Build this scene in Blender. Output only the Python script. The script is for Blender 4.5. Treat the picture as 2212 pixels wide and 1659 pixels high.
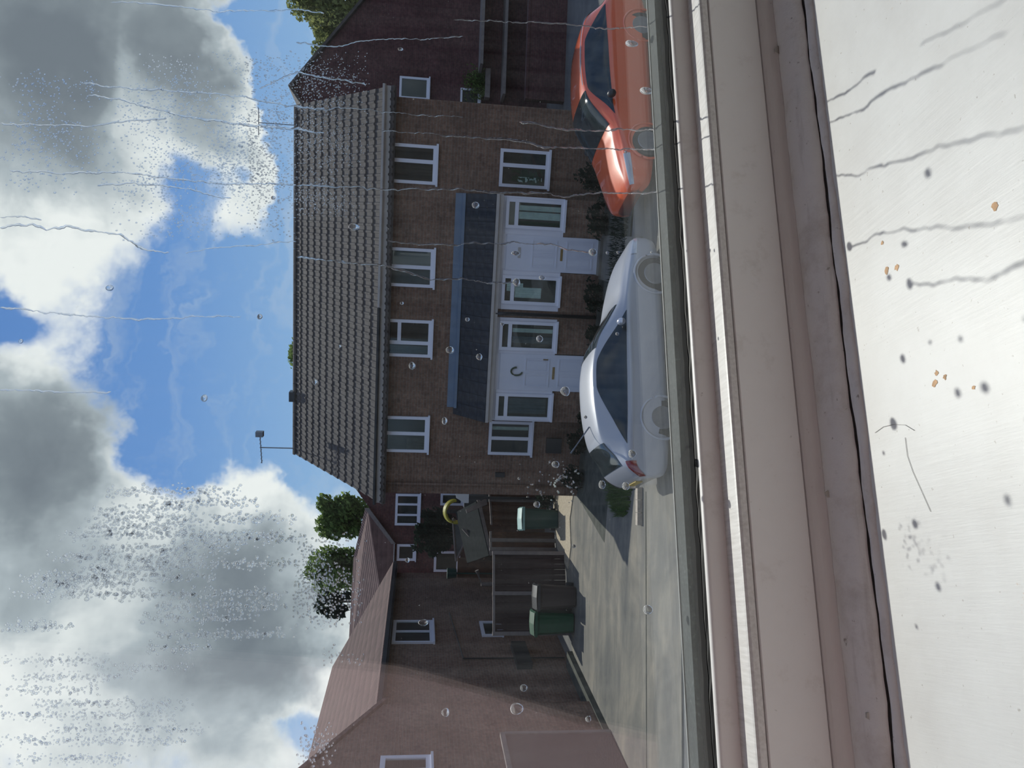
import bpy, math, random
from mathutils import Vector, Matrix
rnd = random.Random(7)
SC = bpy.context.scene
for o in list(bpy.data.objects): bpy.data.objects.remove(o, do_unlink=True)
COL = SC.collection
R = math.radians
# ------------------------------------------------------------------ camera (phone held sideways: picture left is up)
EYE = Vector((0, 0, 4.35)); FPX = 1671.0; PITCH = R(6.9); ROLL = 0.035
FW = Vector((0, math.cos(PITCH), -math.sin(PITCH)))
_r0 = Vector((1, 0, 0)); _u0 = Vector((0, math.sin(PITCH), math.cos(PITCH)))
RT = _r0*math.cos(ROLL) + _u0*math.sin(ROLL); UP = _u0*math.cos(ROLL) - _r0*math.sin(ROLL)
cam = bpy.data.cameras.new('camera'); camo = bpy.data.objects.new('camera', cam); COL.objects.link(camo)
cam.sensor_fit = 'HORIZONTAL'; cam.sensor_width = 36; cam.lens = FPX/2212*36
cam.clip_start = 0.01; cam.clip_end = 500
m3 = Matrix((-UP, RT, -FW)).transposed()
camo.matrix_world = Matrix.Translation(EYE) @ m3.to_4x4()
SC.camera = camo

def ray(x, y):
    return (FW*FPX - UP*(x-1106) - RT*(y-829.5)).normalized()
def G(x, y, z=0.0):                       # point of height z seen at a spot of the photograph
    d = ray(x, y); return EYE + d*((z-EYE.z)/d.z)
def AT(x, y, depth):                      # point at a given distance ahead (world Y)
    d = ray(x, y); return EYE + d*(depth/d.y)

# ------------------------------------------------------------------ light and sky
SUN_AZ, SUN_EL = R(4.3), R(47.4)
SUND = Vector((math.sin(SUN_AZ)*math.cos(SUN_EL), math.cos(SUN_AZ)*math.cos(SUN_EL), math.sin(SUN_EL)))
sun = bpy.data.lights.new('sun', 'SUN'); sun.energy = 3.9; sun.angle = R(0.53); sun.color = (1, .96, .9)
suno = bpy.data.objects.new('sun', sun); COL.objects.link(suno)
suno.rotation_euler = SUND.to_track_quat('Z', 'Y').to_euler(); suno.location = (0, 0, 30)
SC.view_settings.view_transform = 'Standard'; SC.view_settings.look = 'None'
SC.cycles.diffuse_bounces = 6; SC.cycles.max_bounces = 16
SC.view_settings.exposure = 0.0; SC.view_settings.gamma = 1; SC.view_settings.use_curve_mapping = False

class NT:
    """small helper to write node trees"""
    def __init__(s, tree):
        s.t = tree; s.n = tree.nodes; s.l = tree.links
    def new(s, typ, ins=None, **kw):
        nd = s.n.new(typ)
        for k, v in kw.items(): setattr(nd, k, v)
        for k, v in (ins or {}).items():
            if isinstance(v, bpy.types.NodeSocket): s.l.new(v, nd.inputs[k])
            else: nd.inputs[k].default_value = v
        return nd
    def math(s, op, a, b=None, c=None, clamp=False):
        d = {0: a}
        if b is not None: d[1] = b
        if c is not None: d[2] = c
        nd = s.new('ShaderNodeMath', d, operation=op); nd.use_clamp = clamp; return nd.outputs[0]
    def vec(s, op, a, b=None, out=0):
        d = {0: a}
        if b is not None: d[1] = b
        return s.new('ShaderNodeVectorMath', d, operation=op).outputs[out]
    def mixc(s, f, a, b, blend='MIX'):
        nd = s.new('ShaderNodeMix', data_type='RGBA', blend_type=blend)
        for k, v in ((0, f), (6, a), (7, b)):
            if isinstance(v, bpy.types.NodeSocket): s.l.new(v, nd.inputs[k])
            else: nd.inputs[k].default_value = v
        return nd.outputs[2]
    def ramp(s, f, stops, interp='LINEAR'):
        nd = s.new('ShaderNodeValToRGB', {0: f}); nd.color_ramp.interpolation = interp
        e = nd.color_ramp.elements
        while len(e) < len(stops): e.new(.5)
        for el, (p, c) in zip(e, stops):
            el.position = p; el.color = (*c, 1) if len(c) == 3 else c
        return nd.outputs[0]
    def noise(s, vec, scale, detail=4, rough=.55, out=0, dist=0.0):
        return s.new('ShaderNodeTexNoise', {'Vector': vec, 'Scale': scale, 'Detail': detail, 'Roughness': rough, 'Distortion': dist}).outputs[out]

def make_world():
    w = bpy.data.worlds.new('sky'); SC.world = w; w.use_nodes = True
    T = NT(w.node_tree); T.n.clear()
    tc = T.new('ShaderNodeTexCoord').outputs['Generated']
    d = T.vec('NORMALIZE', tc)
    sp = T.new('ShaderNodeSeparateXYZ', {0: d})
    az = T.math('ARCTAN2', sp.outputs[0], sp.outputs[1]); el = T.math('ARCSINE', sp.outputs[2])
    p = T.new('ShaderNodeCombineXYZ', {0: az, 1: el, 2: 0.0}).outputs[0]
    wn = T.noise(d, 5.0, 5, .6, out=1)
    wn = T.vec('SUBTRACT', wn, (.5, .5, .5))
    wn = T.new('ShaderNodeVectorMath', {0: wn, 'Scale': .16}, operation='SCALE').outputs[0]
    wn2 = T.vec('SUBTRACT', T.noise(d, 22.0, 4, .6, out=1), (.5, .5, .5))
    wn2 = T.new('ShaderNodeVectorMath', {0: wn2, 'Scale': .07}, operation='SCALE').outputs[0]
    p = T.vec('MULTIPLY', T.vec('ADD', T.vec('ADD', p, wn), wn2), (1, 1, 0))
    def field(blobs, start):
        acc = start
        for (x, y, rx, ry, wt) in blobs:
            dd = ray(x, y); a, e = math.atan2(dd.x, dd.y), math.asin(dd.z)
            q = T.vec('MULTIPLY', T.vec('SUBTRACT', p, (a, e, 0)), (FPX/ry, FPX/rx, 0))
            g = T.math('POWER', .3679, T.vec('DOT_PRODUCT', q, q, out=1))
            acc = T.math('MULTIPLY_ADD', g, wt, acc)
        return acc
    n1 = T.noise(d, 2.3, 8, .6); n2 = T.noise(d, 6.0, 9, .62, dist=.4)
    base = T.math('ADD', T.math('MULTIPLY_ADD', n1, 1.6, -.72), T.math('MULTIPLY_ADD', n2, 1.3, -.65))
    # clouds (+) and clear gaps (-): picture x, picture y, half sizes, weight
    cov = field([
        (120, 120, 260, 260, .9), (400, 90, 110, 200, .75), (150, 480, 220, 240, .55), (90, 900, 190, 170, .9),
        (510, 330, 70, 120, .8), (480, 500, 40, 90, .35), (440, 1200, 190, 170, .9), (200, 1400, 300, 260, .95), (560, 1120, 90, 110, .6),
        (600, 1450, 140, 160, .5),
        (590, 110, 75, 230, -1.35), (620, 420, 55, 200, -1.0), (420, 380, 60, 80, -.8), (300, 760, 130, 120, -.75),
        (430, 680, 110, 160, -.95), (560, 800, 90, 210, -.95), (380, 960, 75, 90, -.95), (40, 640, 60, 60, -.7),
        (640, 1580, 60, 50, -.7), (690, 1010, 40, 55, -.9)], base)
    mask = T.new('ShaderNodeMapRange', {0: cov, 1: -.05, 2: .5}, interpolation_type='SMOOTHSTEP').outputs[0]
    # thin high streaks in the gaps
    st = T.new('ShaderNodeMapping', {0: p, 2: (0, 0, R(35)), 3: (1.5, 9, 1)}).outputs[0]
    cirrus = T.new('ShaderNodeMapRange', {0: T.noise(st, 2.5, 6, .6), 1: .48, 2: .78, 4: .6}).outputs[0]
    s0 = T.math('MULTIPLY_ADD', T.noise(d, 7.0, 7, .6, dist=.3), .95, .16)
    thick = T.new('ShaderNodeMapRange', {0: cov, 1: .25, 2: 1.5, 3: .28, 4: -.16}).outputs[0]
    shade = field([
        (60, 120, 130, 260, -.45), (230, 60, 120, 120, -.3), (300, 200, 40, 160, .32), (420, 120, 70, 160, -.3), (90, 540, 120, 150, .45), (190, 600, 100, 100, .3),
        (300, 420, 60, 90, -.15), (120, 900, 150, 150, -.5), (60, 1080, 110, 110, -.35), (280, 950, 60, 60, .2), (500, 330, 60, 100, .15),
        (330, 1140, 90, 90, .35), (580, 1060, 60, 70, .35), (520, 1250, 110, 90, -.3), (250, 1330, 110, 90, .3), (60, 1480, 120, 90, .3), (560, 1400, 130, 110, -.32), (90, 1300, 90, 70, -.2),
        (350, 1560, 130, 110, -.15), (690, 1450, 60, 90, .3)], T.math('ADD', s0, thick))
    ccol = T.ramp(T.math('ADD', shade, 0, clamp=True), [(.0, (.24, .28, .33)), (.3, (.33, .38, .43)), (.6, (.58, .65, .71)), (.85, (1.02, 1.06, 1.08)), (1, (1.2, 1.22, 1.22))])
    blue = T.ramp(T.math('MULTIPLY', el, 1.0, clamp=True), [(0, (.52, .66, .86)), (.12, (.36, .60, .96)), (.3, (.20, .41, .86)), (.7, (.10, .25, .68))])
    blue = T.mixc(cirrus, blue, (.72, .82, .95, 1))
    col = T.mixc(mask, blue, ccol)
    low = T.new('ShaderNodeMapRange', {0: sp.outputs[2], 1: -.03, 2: .02}).outputs[0]
    col = T.mixc(low, (.16, .16, .15, 1), col)
    bg = T.new('ShaderNodeBackground', {'Color': col, 'Strength': .89})
    out = T.new('ShaderNodeOutputWorld', {0: bg.outputs[0]})
make_world()

# ------------------------------------------------------------------ materials
MATS = {}
def mat(name, build):
    if name in MATS: return MATS[name]
    m = bpy.data.materials.new(name); m.use_nodes = True
    T = NT(m.node_tree); T.n.clear()
    out = T.new('ShaderNodeOutputMaterial')
    r = build(T)
    T.l.new(r, out.inputs[0]); MATS[name] = m; return m
def pbr(T, col, rough=.6, metal=0.0, bump=None, bstr=.3, bdist=.01, coat=0.0, spec=.5):
    ins = {'Base Color': col if isinstance(col, bpy.types.NodeSocket) else (*col, 1), 'Roughness': rough, 'Metallic': metal, 'Coat Weight': coat, 'Specular IOR Level': spec}
    if bump is not None:
        ins['Normal'] = T.new('ShaderNodeBump', {'Strength': bstr, 'Distance': bdist, 'Height': bump}).outputs[0]
    return T.new('ShaderNodeBsdfPrincipled', ins).outputs[0]
def OC(T): return T.new('ShaderNodeTexCoord').outputs['Object']
def plain(name, col, rough=.6, metal=0.0, var=.12, scale=8, coat=0.0, bump=.0, spec=.5):
    def b(T):
        n = T.noise(OC(T), scale, 5, .6)
        c = T.ramp(n, [(.25, tuple(c*(1-var) for c in col)), (.75, tuple(c*(1+var) for c in col))])
        return pbr(T, c, rough, metal, n if bump else None, bump, .01, coat, spec)
    return mat(name, b)
def brick(name, c1, c2, mortar):
    def b(T):
        v = OC(T)
        s = T.new('ShaderNodeSeparateXYZ', {0: v})
        u = T.math('ADD', s.outputs[0], s.outputs[1])
        q = T.new('ShaderNodeCombineXYZ', {0: u, 1: s.outputs[2], 2: 0.0}).outputs[0]
        bt = T.new('ShaderNodeTexBrick', {'Vector': q, 'Color1': (*c1, 1), 'Color2': (*c2, 1), 'Mortar': (*mortar, 1), 'Scale': 1.0, 'Mortar Size': .006, 'Mortar Smooth': .3, 'Bias': -.1, 'Brick Width': .225, 'Row Height': .075})
        n = T.noise(v, 1.3, 6, .65); n2 = T.noise(v, 11, 4, .65)
        c = T.mixc(.75, bt.outputs[0], T.ramp(n, [(.3, (.55, .5, .48)), (.7, (1.2, 1.15, 1.1))]), 'MULTIPLY')
        c = T.mixc(.55, c, T.ramp(n2, [(.32, (.45, .42, .40)), (.68, (1.4, 1.36, 1.33))]), 'MULTIPLY')
        return pbr(T, c, .9, 0, bt.outputs[1], -.4, .008, 0, .2)
    return mat(name, b)
M_BRICK = brick('brown_brick', (.21, .135, .098), (.15, .098, .075), (.20, .17, .145))
M_BRICK2 = brick('light_brown_brick', (.22, .14, .105), (.165, .105, .082), (.22, .18, .155))
M_RED = brick('red_brick', (.115, .050, .048), (.085, .038, .040), (.10, .07, .068))
M_RED2 = brick('dark_red_brick', (.105, .048, .050), (.08, .036, .04), (.095, .062, .062))
M_TILE = plain('concrete_roof_tile', (.080, .069, .063), .85, var=.35, scale=5, bump=.2, spec=.2)
M_TILE_D = plain('charcoal_roof_tile', (.022, .026, .034), .7, var=.4, scale=6, spec=.25)
def _rooft(T):
    v = OC(T); s = T.new('ShaderNodeSeparateXYZ', {0: v})
    u = s.outputs[1]
    wv = T.math('SINE', T.math('MULTIPLY', u, 38.0)); rw = T.math('FRACT', T.math('MULTIPLY', s.outputs[2], 5.0))
    h = T.math('ADD', T.math('MULTIPLY', wv, .35), rw)
    n = T.noise(v, 2.0, 6, .65)
    c = T.ramp(n, [(.3, (.11, .068, .062)), (.7, (.19, .115, .10))])
    c = T.mixc(.55, c, T.ramp(T.math('MULTIPLY_ADD', h, .6, .25, clamp=True), [(0, (.45, .45, .45)), (1, (1.2, 1.2, 1.2))]), 'MULTIPLY')
    return pbr(T, c, .9, 0, h, .6, .03, 0, .2)
M_ROOFRED = mat('red_pantile_roof', _rooft)
M_LEAD = plain('lead_flashing', (.115, .165, .235), .55, var=.15, scale=4)
M_WHITE = plain('white_upvc', (.66, .67, .74), .35, var=.03, scale=3)
M_FASCIA = plain('off_white_fascia', (.40, .375, .355), .55, var=.12, scale=4)
M_BLACKP = plain('black_plastic', (.012, .014, .018), .4, var=.1)
M_DARKROOM = plain('dark_room_interior', (.035, .032, .03), .95, var=.5, scale=2.5)
M_CURTAINH = plain('white_net_curtain', (.55, .58, .52), .9, var=.2, scale=9)
M_PLANT = plain('dark_plant_leaves', (.035, .06, .03), .8, var=.4, scale=20)
M_BRASS = plain('dull_brass', (.30, .22, .10), .4, .8, var=.1)
M_DOOR = plain('white_door_panel', (.60, .62, .70), .4, var=.03, scale=3)
def _hpane(T):
    v = OC(T)
    geo = T.new('ShaderNodeNewGeometry')
    c = T.math('ABSOLUTE', T.vec('DOT_PRODUCT', geo.outputs['Incoming'], geo.outputs['Normal'], out=1))
    f = T.math('MULTIPLY_ADD', T.math('POWER', T.math('SUBTRACT', 1.0, c), 5.0), .9, .025)
    gl = T.new('ShaderNodeBsdfGlossy', {'Color': (.9, .95, 1, 1), 'Roughness': .02}); tr = T.new('ShaderNodeBsdfTransparent', {0: (.86, .92, .92, 1)})
    return T.new('ShaderNodeMixShader', {0: f, 1: tr.outputs[0], 2: gl.outputs[0]}).outputs[0]
M_HPANE = mat('house_window_glass', _hpane)
M_WOOD = plain('brown_fence_wood', (.105, .05, .03), .85, var=.35, scale=5, spec=.2)
M_WOODD = plain('dark_fence_wood', (.05, .03, .027), .85, var=.4, scale=4, spec=.2)
M_WOODP = plain('pale_weathered_timber', (.20, .17, .155), .85, var=.2, scale=8)
M_TEAL = plain('teal_plastic', (.006, .055, .047), .45, var=.15)
M_TEALLID = plain('pale_teal_lid', (.20, .38, .36), .5, var=.15)
M_GREENP = plain('green_plastic', (.006, .075, .032), .5, var=.15)
M_YELLOW = plain('yellow_plastic', (.42, .36, .015), .5, var=.1)
M_ORANGE = plain('orange_plastic', (.6, .17, .03), .5)
M_WHITEP = plain('bright_white_panel', (.8, .82, .82), .5, var=.03)
M_FELT = plain('dark_roof_felt', (.022, .026, .026), .98, var=.3, spec=.05)
M_POLY = plain('grey_clear_sheet', (.10, .115, .118), .6, var=.2)
M_STONE = plain('pale_kerb_stone', (.42, .36, .29), .9, var=.25, scale=14, bump=.3)
def _ground(T):
    v = OC(T); n = T.noise(v, 1.1, 7, .65); n2 = T.noise(v, 40, 3, .6)
    c = T.ramp(n, [(.3, (.10, .10, .10)), (.7, (.17, .168, .16))])
    c = T.mixc(.35, c, T.ramp(n2, [(.3, (.6, .6, .6)), (.7, (1.3, 1.3, 1.3))]), 'MULTIPLY')
    return pbr(T, c, .9, 0, n2, .3, .01, 0, .25)
M_TARMAC = mat('grey_tarmac', _ground)
def _conc(T):
    v = OC(T); n = T.noise(v, .55, 8, .7, dist=.6); n2 = T.noise(v, 30, 4, .6)
    st = T.new('ShaderNodeMapping', {0: v, 2: (0, 0, R(20)), 3: (.5, 2.4, 1)}).outputs[0]
    n3 = T.noise(st, .9, 5, .6)
    c = T.ramp(n, [(.3, (.115, .115, .108)), (.5, (.19, .178, .152)), (.7, (.28, .25, .20))])
    c = T.mixc(.8, c, T.ramp(n3, [(.3, (.6, .63, .68)), (.7, (1.2, 1.17, 1.1))]), 'MULTIPLY')
    c = T.mixc(.3, c, T.ramp(n2, [(.3, (.7, .7, .7)), (.7, (1.2, 1.2, 1.2))]), 'MULTIPLY')
    return pbr(T, c, .9, 0, n2, .3, .01, 0, .25)
M_CONC = mat('weathered_concrete', _conc)
M_GRAVEL = plain('pale_gravel', (.40, .34, .25), .95, var=.4, scale=18, bump=.6)
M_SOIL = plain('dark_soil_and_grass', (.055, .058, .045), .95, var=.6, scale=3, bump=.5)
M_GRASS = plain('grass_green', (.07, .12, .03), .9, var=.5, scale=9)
def leafmat(name, c1, c2):
    def b(T):
        oi = T.noise(OC(T), 3.0, 4, .6)
        c = T.ramp(oi, [(.3, c1), (.7, c2)])
        d = T.new('ShaderNodeBsdfDiffuse', {0: c}).outputs[0]; t = T.new('ShaderNodeBsdfTranslucent', {0: c}).outputs[0]
        return T.new('ShaderNodeMixShader', {0: .55, 1: d, 2: t}).outputs[0]
    return mat(name, b)
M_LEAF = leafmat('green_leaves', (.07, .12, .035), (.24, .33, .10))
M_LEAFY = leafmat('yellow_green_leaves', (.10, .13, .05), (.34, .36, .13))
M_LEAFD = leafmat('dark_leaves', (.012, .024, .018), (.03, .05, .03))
M_BARK = plain('grey_brown_bark', (.09, .07, .05), .95, var=.3)
def carpaint(name, col, metal, rough, coat):
    def b(T):
        n = T.noise(OC(T), 900, 2, .5)
        c = T.ramp(n, [(.35, tuple(x*.9 for x in col)), (.65, tuple(x*1.08 for x in col))])
        return T.new('ShaderNodeBsdfPrincipled', {'Base Color': c, 'Metallic': metal, 'Roughness': rough, 'Coat Weight': coat, 'Coat Roughness': .04}).outputs[0]
    return mat(name, b)
M_SILVER = carpaint('silver_car_paint', (.40, .41, .44), .15, .38, .4)
M_ORANGECAR = carpaint('orange_red_car_paint', (.74, .11, .028), .0, .32, 1.0)
M_CARGLASS = mat('tinted_car_glass', lambda T: pbr(T, T.ramp(T.noise(OC(T), 2.2, 4, .6), [(.3, (.012, .018, .02)), (.75, (.05, .065, .068))]), .06, 0, None, 0, 0, 0, .5))
M_TYRE = plain('black_tyre', (.018, .018, .02), .85)
M_RIM = plain('grey_alloy_rim', (.22, .23, .25), .35, .8)
M_REDLAMP = plain('red_lamp_glass', (.20, .008, .012), .15, coat=1)
M_CLEARLAMP = plain('clear_headlamp', (.45, .47, .5), .1, coat=1)
M_PLATE = plain('yellow_plate', (.5, .34, .05), .5)
M_CHROME = plain('silver_mirror_shell', (.6, .6, .63), .25, .5)
M_METAL = plain('grey_aerial_metal', (.16, .17, .19), .4, .6)
# interior
def _upvc(T):
    v = OC(T); n = T.noise(v, 35, 6, .7); n2 = T.noise(v, 240, 3, .6); n3 = T.noise(v, 9, 5, .6)
    c = T.ramp(n, [(.2, (.74, .71, .68)), (.42, (.90, .885, .875)), (.8, (.93, .92, .91))])
    c = T.mixc(T.new('ShaderNodeMapRange', {0: n2, 1: .70, 2: .78, 4: .55}).outputs[0], c, (.32, .28, .24, 1))
    return pbr(T, c, .38, 0, n3, .04, .002, 0, .5)
M_UPVC = mat('indoor_white_upvc', _upvc)
def _ledge(T):
    v = OC(T)
    st = T.new('ShaderNodeMapping', {0: v, 3: (420, 40, 420)}).outputs[0]
    n = T.noise(st, 1.0, 4, .6)
    c = T.ramp(n, [(.3, (.68, .665, .64)), (.6, (.83, .82, .80))])
    return pbr(T, c, .45, 0, n, .12, .0015, 0, .4)
M_BEAD = mat('indoor_ribbed_bead_upvc', _ledge)
def _caulk(T):
    v = OC(T); n = T.noise(v, 28, 7, .7); n2 = T.noise(v, 160, 4, .65)
    st = T.new('ShaderNodeMapping', {0: v, 3: (9, 90, 90)}).outputs[0]
    n3 = T.noise(st, 1.0, 5, .6)
    c = T.ramp(n, [(.25, (.66, .62, .58)), (.5, (.87, .855, .84)), (.8, (.92, .91, .90))])
    c = T.mixc(T.new('ShaderNodeMapRange', {0: n2, 1: .66, 2: .74, 4: .8}).outputs[0], c, (.24, .2, .165, 1))
    c = T.mixc(T.new('ShaderNodeMapRange', {0: n3, 1: .6, 2: .78, 4: .5}).outputs[0], c, (.36, .32, .29, 1))
    return pbr(T, c, .55, 0, n, .35, .003, 0, .35)
M_CAULK = mat('old_painted_sealant', _caulk)
def _sill(T):
    v = OC(T)
    st = T.new('ShaderNodeMapping', {0: v, 2: (0, 0, R(-62)), 3: (260, 22, 1)}).outputs[0]
    br = T.noise(st, 1.0, 5, .65); n = T.noise(v, 16, 6, .65)
    c = T.ramp(n, [(.25, (.63, .63, .62)), (.6, (.71, .72, .715)), (.85, (.745, .75, .745))])
    c = T.mixc(T.new('ShaderNodeMapRange', {0: br, 1: .62, 2: .8, 4: .14}).outputs[0], c, (.58, .56, .53, 1))
    sp = T.noise(v, 330, 3, .5)
    c = T.mixc(T.new('ShaderNodeMapRange', {0: sp, 1: .70, 2: .76, 4: .7}).outputs[0], c, (.36, .33, .30, 1))
    ru = T.math('MULTIPLY', T.noise(v, 90, 4, .7), T.noise(v, 14, 2, .5))
    c = T.mixc(T.new('ShaderNodeMapRange', {0: ru, 1: .47, 2: .54, 4: .6}).outputs[0], c, (.55, .30, .13, 1))
    return pbr(T, c, .42, 0, br, .10, .0010, 0, .4)
M_SILL = mat('glossy_white_painted_sill', _sill)
M_RUST = plain('orange_rust_stain', (.60, .37, .20), .7, var=.35, scale=250)
M_GASKET = plain('black_rubber_gasket', (.006, .006, .007), .6)
def _spacer(T):
    v = OC(T); n = T.noise(v, 420, 4, .7); n2 = T.noise(v, 30, 4, .6)
    c = T.ramp(n, [(.3, (.018, .023, .022)), (.55, (.038, .046, .043)), (.75, (.10, .11, .105))])
    c = T.mixc(.7, c, T.ramp(n2, [(.35, (.5, .5, .5)), (.65, (1.2, 1.2, 1.2))]), 'MULTIPLY')
    return pbr(T, c, .8, .0, n, .2, .001)
M_SPACER = mat('mottled_grey_spacer', _spacer)
M_CRACK = plain('dark_gap_strip', (.035, .03, .028), .95)  # dark brown strip along the crack between the sealant beads
M_SPACEREDGE = plain('bright_spacer_edge', (.24, .25, .24), .6)
M_WALL = plain('cream_room_paint', (.84, .82, .79), .9, var=.04)
M_WALLD = plain('darkened_room_paint', (.045, .038, .036), .9, var=.1)  # wall paint darkened to keep the room's reflection in the panes dim
M_CEIL = plain('white_ceiling_paint', (.88, .87, .86), .9, var=.02)
M_CARPET = plain('pale_carpet', (.50, .45, .42), .98, var=.2, scale=60)
def _pink(T):
    v = OC(T); wv = T.math('SINE', T.math('MULTIPLY', T.new('ShaderNodeSeparateXYZ', {0: v}).outputs[2], 2600.0))
    n = T.noise(v, 12, 5, .6)
    c = T.ramp(n, [(.3, (.66, .45, .44)), (.7, (.78, .58, .56))])
    return pbr(T, c, .95, 0, wv, .2, .001, 0, .1)
M_PINK = mat('pale_pink_cotton', _pink)
M_PINKHEM = plain('pink_cotton_hem', (.40, .29, .27), .95)
M_CHIP = plain('chipped_paint_flake', (.50, .48, .45), .6)
M_HAIR = plain('grey_hair_strand', (.28, .27, .27), .5)

def _pane(T):
    geo = T.new('ShaderNodeNewGeometry')
    c = T.math('ABSOLUTE', T.vec('DOT_PRODUCT', geo.outputs['Incoming'], geo.outputs['Normal'], out=1))
    f = T.math('MULTIPLY_ADD', T.math('POWER', T.math('SUBTRACT', 1.0, c), 5.0), .945, .052)
    gl = T.new('ShaderNodeBsdfGlossy', {'Color': (1, 1, 1, 1), 'Roughness': .0}); tr = T.new('ShaderNodeBsdfTransparent', {0: (.985, .995, .99, 1)})
    s = T.new('ShaderNodeMixShader', {0: f, 1: tr.outputs[0], 2: gl.outputs[0]}).outputs[0]
    v = OC(T)
    st = T.new('ShaderNodeMapping', {0: v, 3: (150, 150, 9)}).outputs[0]
    n = T.noise(st, 1.0, 5, .7); n2 = T.noise(v, 6, 5, .65); sp = T.noise(v, 500, 2, .5)
    film = T.math('MULTIPLY', T.new('ShaderNodeMapRange', {0: n, 1: .38, 2: .75, 4: .012}).outputs[0], T.new('ShaderNodeMapRange', {0: n2, 1: .35, 2: .7, 3: .2, 4: 1.0}).outputs[0])
    film = T.math('ADD', film, T.new('ShaderNodeMapRange', {0: sp, 1: .76, 2: .82, 4: .22}).outputs[0])
    tl = T.new('ShaderNodeBsdfTranslucent', {0: (.8, .82, .82, 1)}).outputs[0]
    return T.new('ShaderNodeMixShader', {0: film, 1: s, 2: tl}).outputs[0]
M_PANE = mat('window_glass', _pane)
def _water(T):
    g = T.new('ShaderNodeBsdfGlass', {'Color': (1, 1, 1, 1), 'Roughness': 0.0, 'IOR': 1.33}).outputs[0]
    t = T.new('ShaderNodeBsdfTransparent', {0: (1, 1, 1, 1)}).outputs[0]
    return T.new('ShaderNodeMixShader', {0: .30, 1: g, 2: t}).outputs[0]
M_WATER = mat('clear_water', _water)
def _mist(T):
    g = T.new('ShaderNodeBsdfGlass', {'Color': (1, 1, 1, 1), 'Roughness': 0.0, 'IOR': 1.33}).outputs[0]
    t = T.new('ShaderNodeBsdfTransparent', {0: (1, 1, 1, 1)}).outputs[0]
    return T.new('ShaderNodeMixShader', {0: .55, 1: g, 2: t}).outputs[0]
M_MIST = mat('fine_water_mist', _mist)

# ------------------------------------------------------------------ mesh helpers
def link(o, parent=None):
    COL.objects.link(o)
    if parent is not None: o.parent = parent
    return o
def tag(o, label=None, cat=None, group=None, kind=None):
    for k, v in (('label', label), ('category', cat), ('group', group), ('kind', kind)):
        if v: o[k] = v
    return o
def empty(name, loc=(0, 0, 0), rz=0.0, label=None, cat=None, group=None, kind=None):
    o = bpy.data.objects.new(name, None); o.empty_display_size = .1
    o.location = loc; o.rotation_euler = (0, 0, rz); COL.objects.link(o)
    return tag(o, label, cat, group, kind)
class MB:
    def __init__(s): s.v = []; s.f = []
    def poly(s, pts):
        i = len(s.v); s.v += [tuple(p) for p in pts]; s.f.append(tuple(range(i, i+len(pts)))); return s
    def box(s, x0, x1, y0, y1, z0, z1):
        i = len(s.v)
        s.v += [(x, y, z) for z in (z0, z1) for x, y in ((x0, y0), (x1, y0), (x1, y1), (x0, y1))]
        s.f += [(i, i+3, i+2, i+1), (i+4, i+5, i+6, i+7), (i, i+1, i+5, i+4), (i+1, i+2, i+6, i+5), (i+2, i+3, i+7, i+6), (i+3, i, i+4, i+7)]
        return s
    def prism(s, pts, d):                  # polygon pts (3-D), extruded by vector d
        i = len(s.v); n = len(pts); d = Vector(d)
        s.v += [tuple(p) for p in pts] + [tuple(Vector(p)+d) for p in pts]
        s.f += [tuple(range(i+n-1, i-1, -1)), tuple(range(i+n, i+2*n))]
        for k in range(n): s.f.append((i+k, i+(k+1) % n, i+n+(k+1) % n, i+n+k))
        return s
    def tube(s, pts, r, n=8, caps=True):
        pts = [Vector(p) for p in pts]; i0 = len(s.v); m = len(pts)
        rr = r if isinstance(r, (list, tuple)) else [r]*m
        for k, p in enumerate(pts):
            t = (pts[min(k+1, m-1)]-pts[max(k-1, 0)]).normalized()
            a = t.cross(Vector((0, 0, 1)) if abs(t.z) < .9 else Vector((1, 0, 0))).normalized(); b = t.cross(a)
            for j in range(n):
                q = 2*math.pi*j/n; s.v.append(tuple(p + a*math.cos(q)*rr[k] + b*math.sin(q)*rr[k]))
        for k in range(m-1):
            for j in range(n):
                s.f.append((i0+k*n+j, i0+k*n+(j+1) % n, i0+(k+1)*n+(j+1) % n, i0+(k+1)*n+j))
        if caps:
            s.f.append(tuple(range(i0+n-1, i0-1, -1))); s.f.append(tuple(range(i0+(m-1)*n, i0+m*n)))
        return s
    def grid(s, rows):                     # rows of points
        i = len(s.v); n = len(rows[0])
        for r in rows: s.v += [tuple(p) for p in r]
        for a in range(len(rows)-1):
            for b in range(n-1): s.f.append((i+a*n+b, i+a*n+b+1, i+(a+1)*n+b+1, i+(a+1)*n+b))
        return s
    def build(s, name, m, parent=None, smooth=False, loc=None):
        me = bpy.data.meshes.new(name); me.from_pydata(s.v, [], s.f); me.update()
        if smooth: me.polygons.foreach_set('use_smooth', [True]*len(me.polygons))
        me.materials.append(m)
        o = bpy.data.objects.new(name, me); link(o, parent)
        if loc is not None: o.location = loc
        return o
def fixn(o):
    import bmesh
    b = bmesh.new(); b.from_mesh(o.data); bmesh.ops.recalc_face_normals(b, faces=b.faces[:]); b.to_mesh(o.data); b.free(); return o
def share(o, name, parent=None, loc=None, rot=None):
    c = bpy.data.objects.new(name, o.data); link(c, parent)
    if loc is not None: c.location = loc
    if rot is not None: c.rotation_euler = rot
    return c
def struct(o): o['kind'] = 'structure'; return o

# ================================================================== the window and the room
WA = R(15.7); DG = .481
WN = Vector((-math.sin(WA), math.cos(WA), 0)); WT = Vector((math.cos(WA), math.sin(WA), 0))
WORG = EYE + WN*DG                         # point of the inner glass face straight in front of the eye
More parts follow.
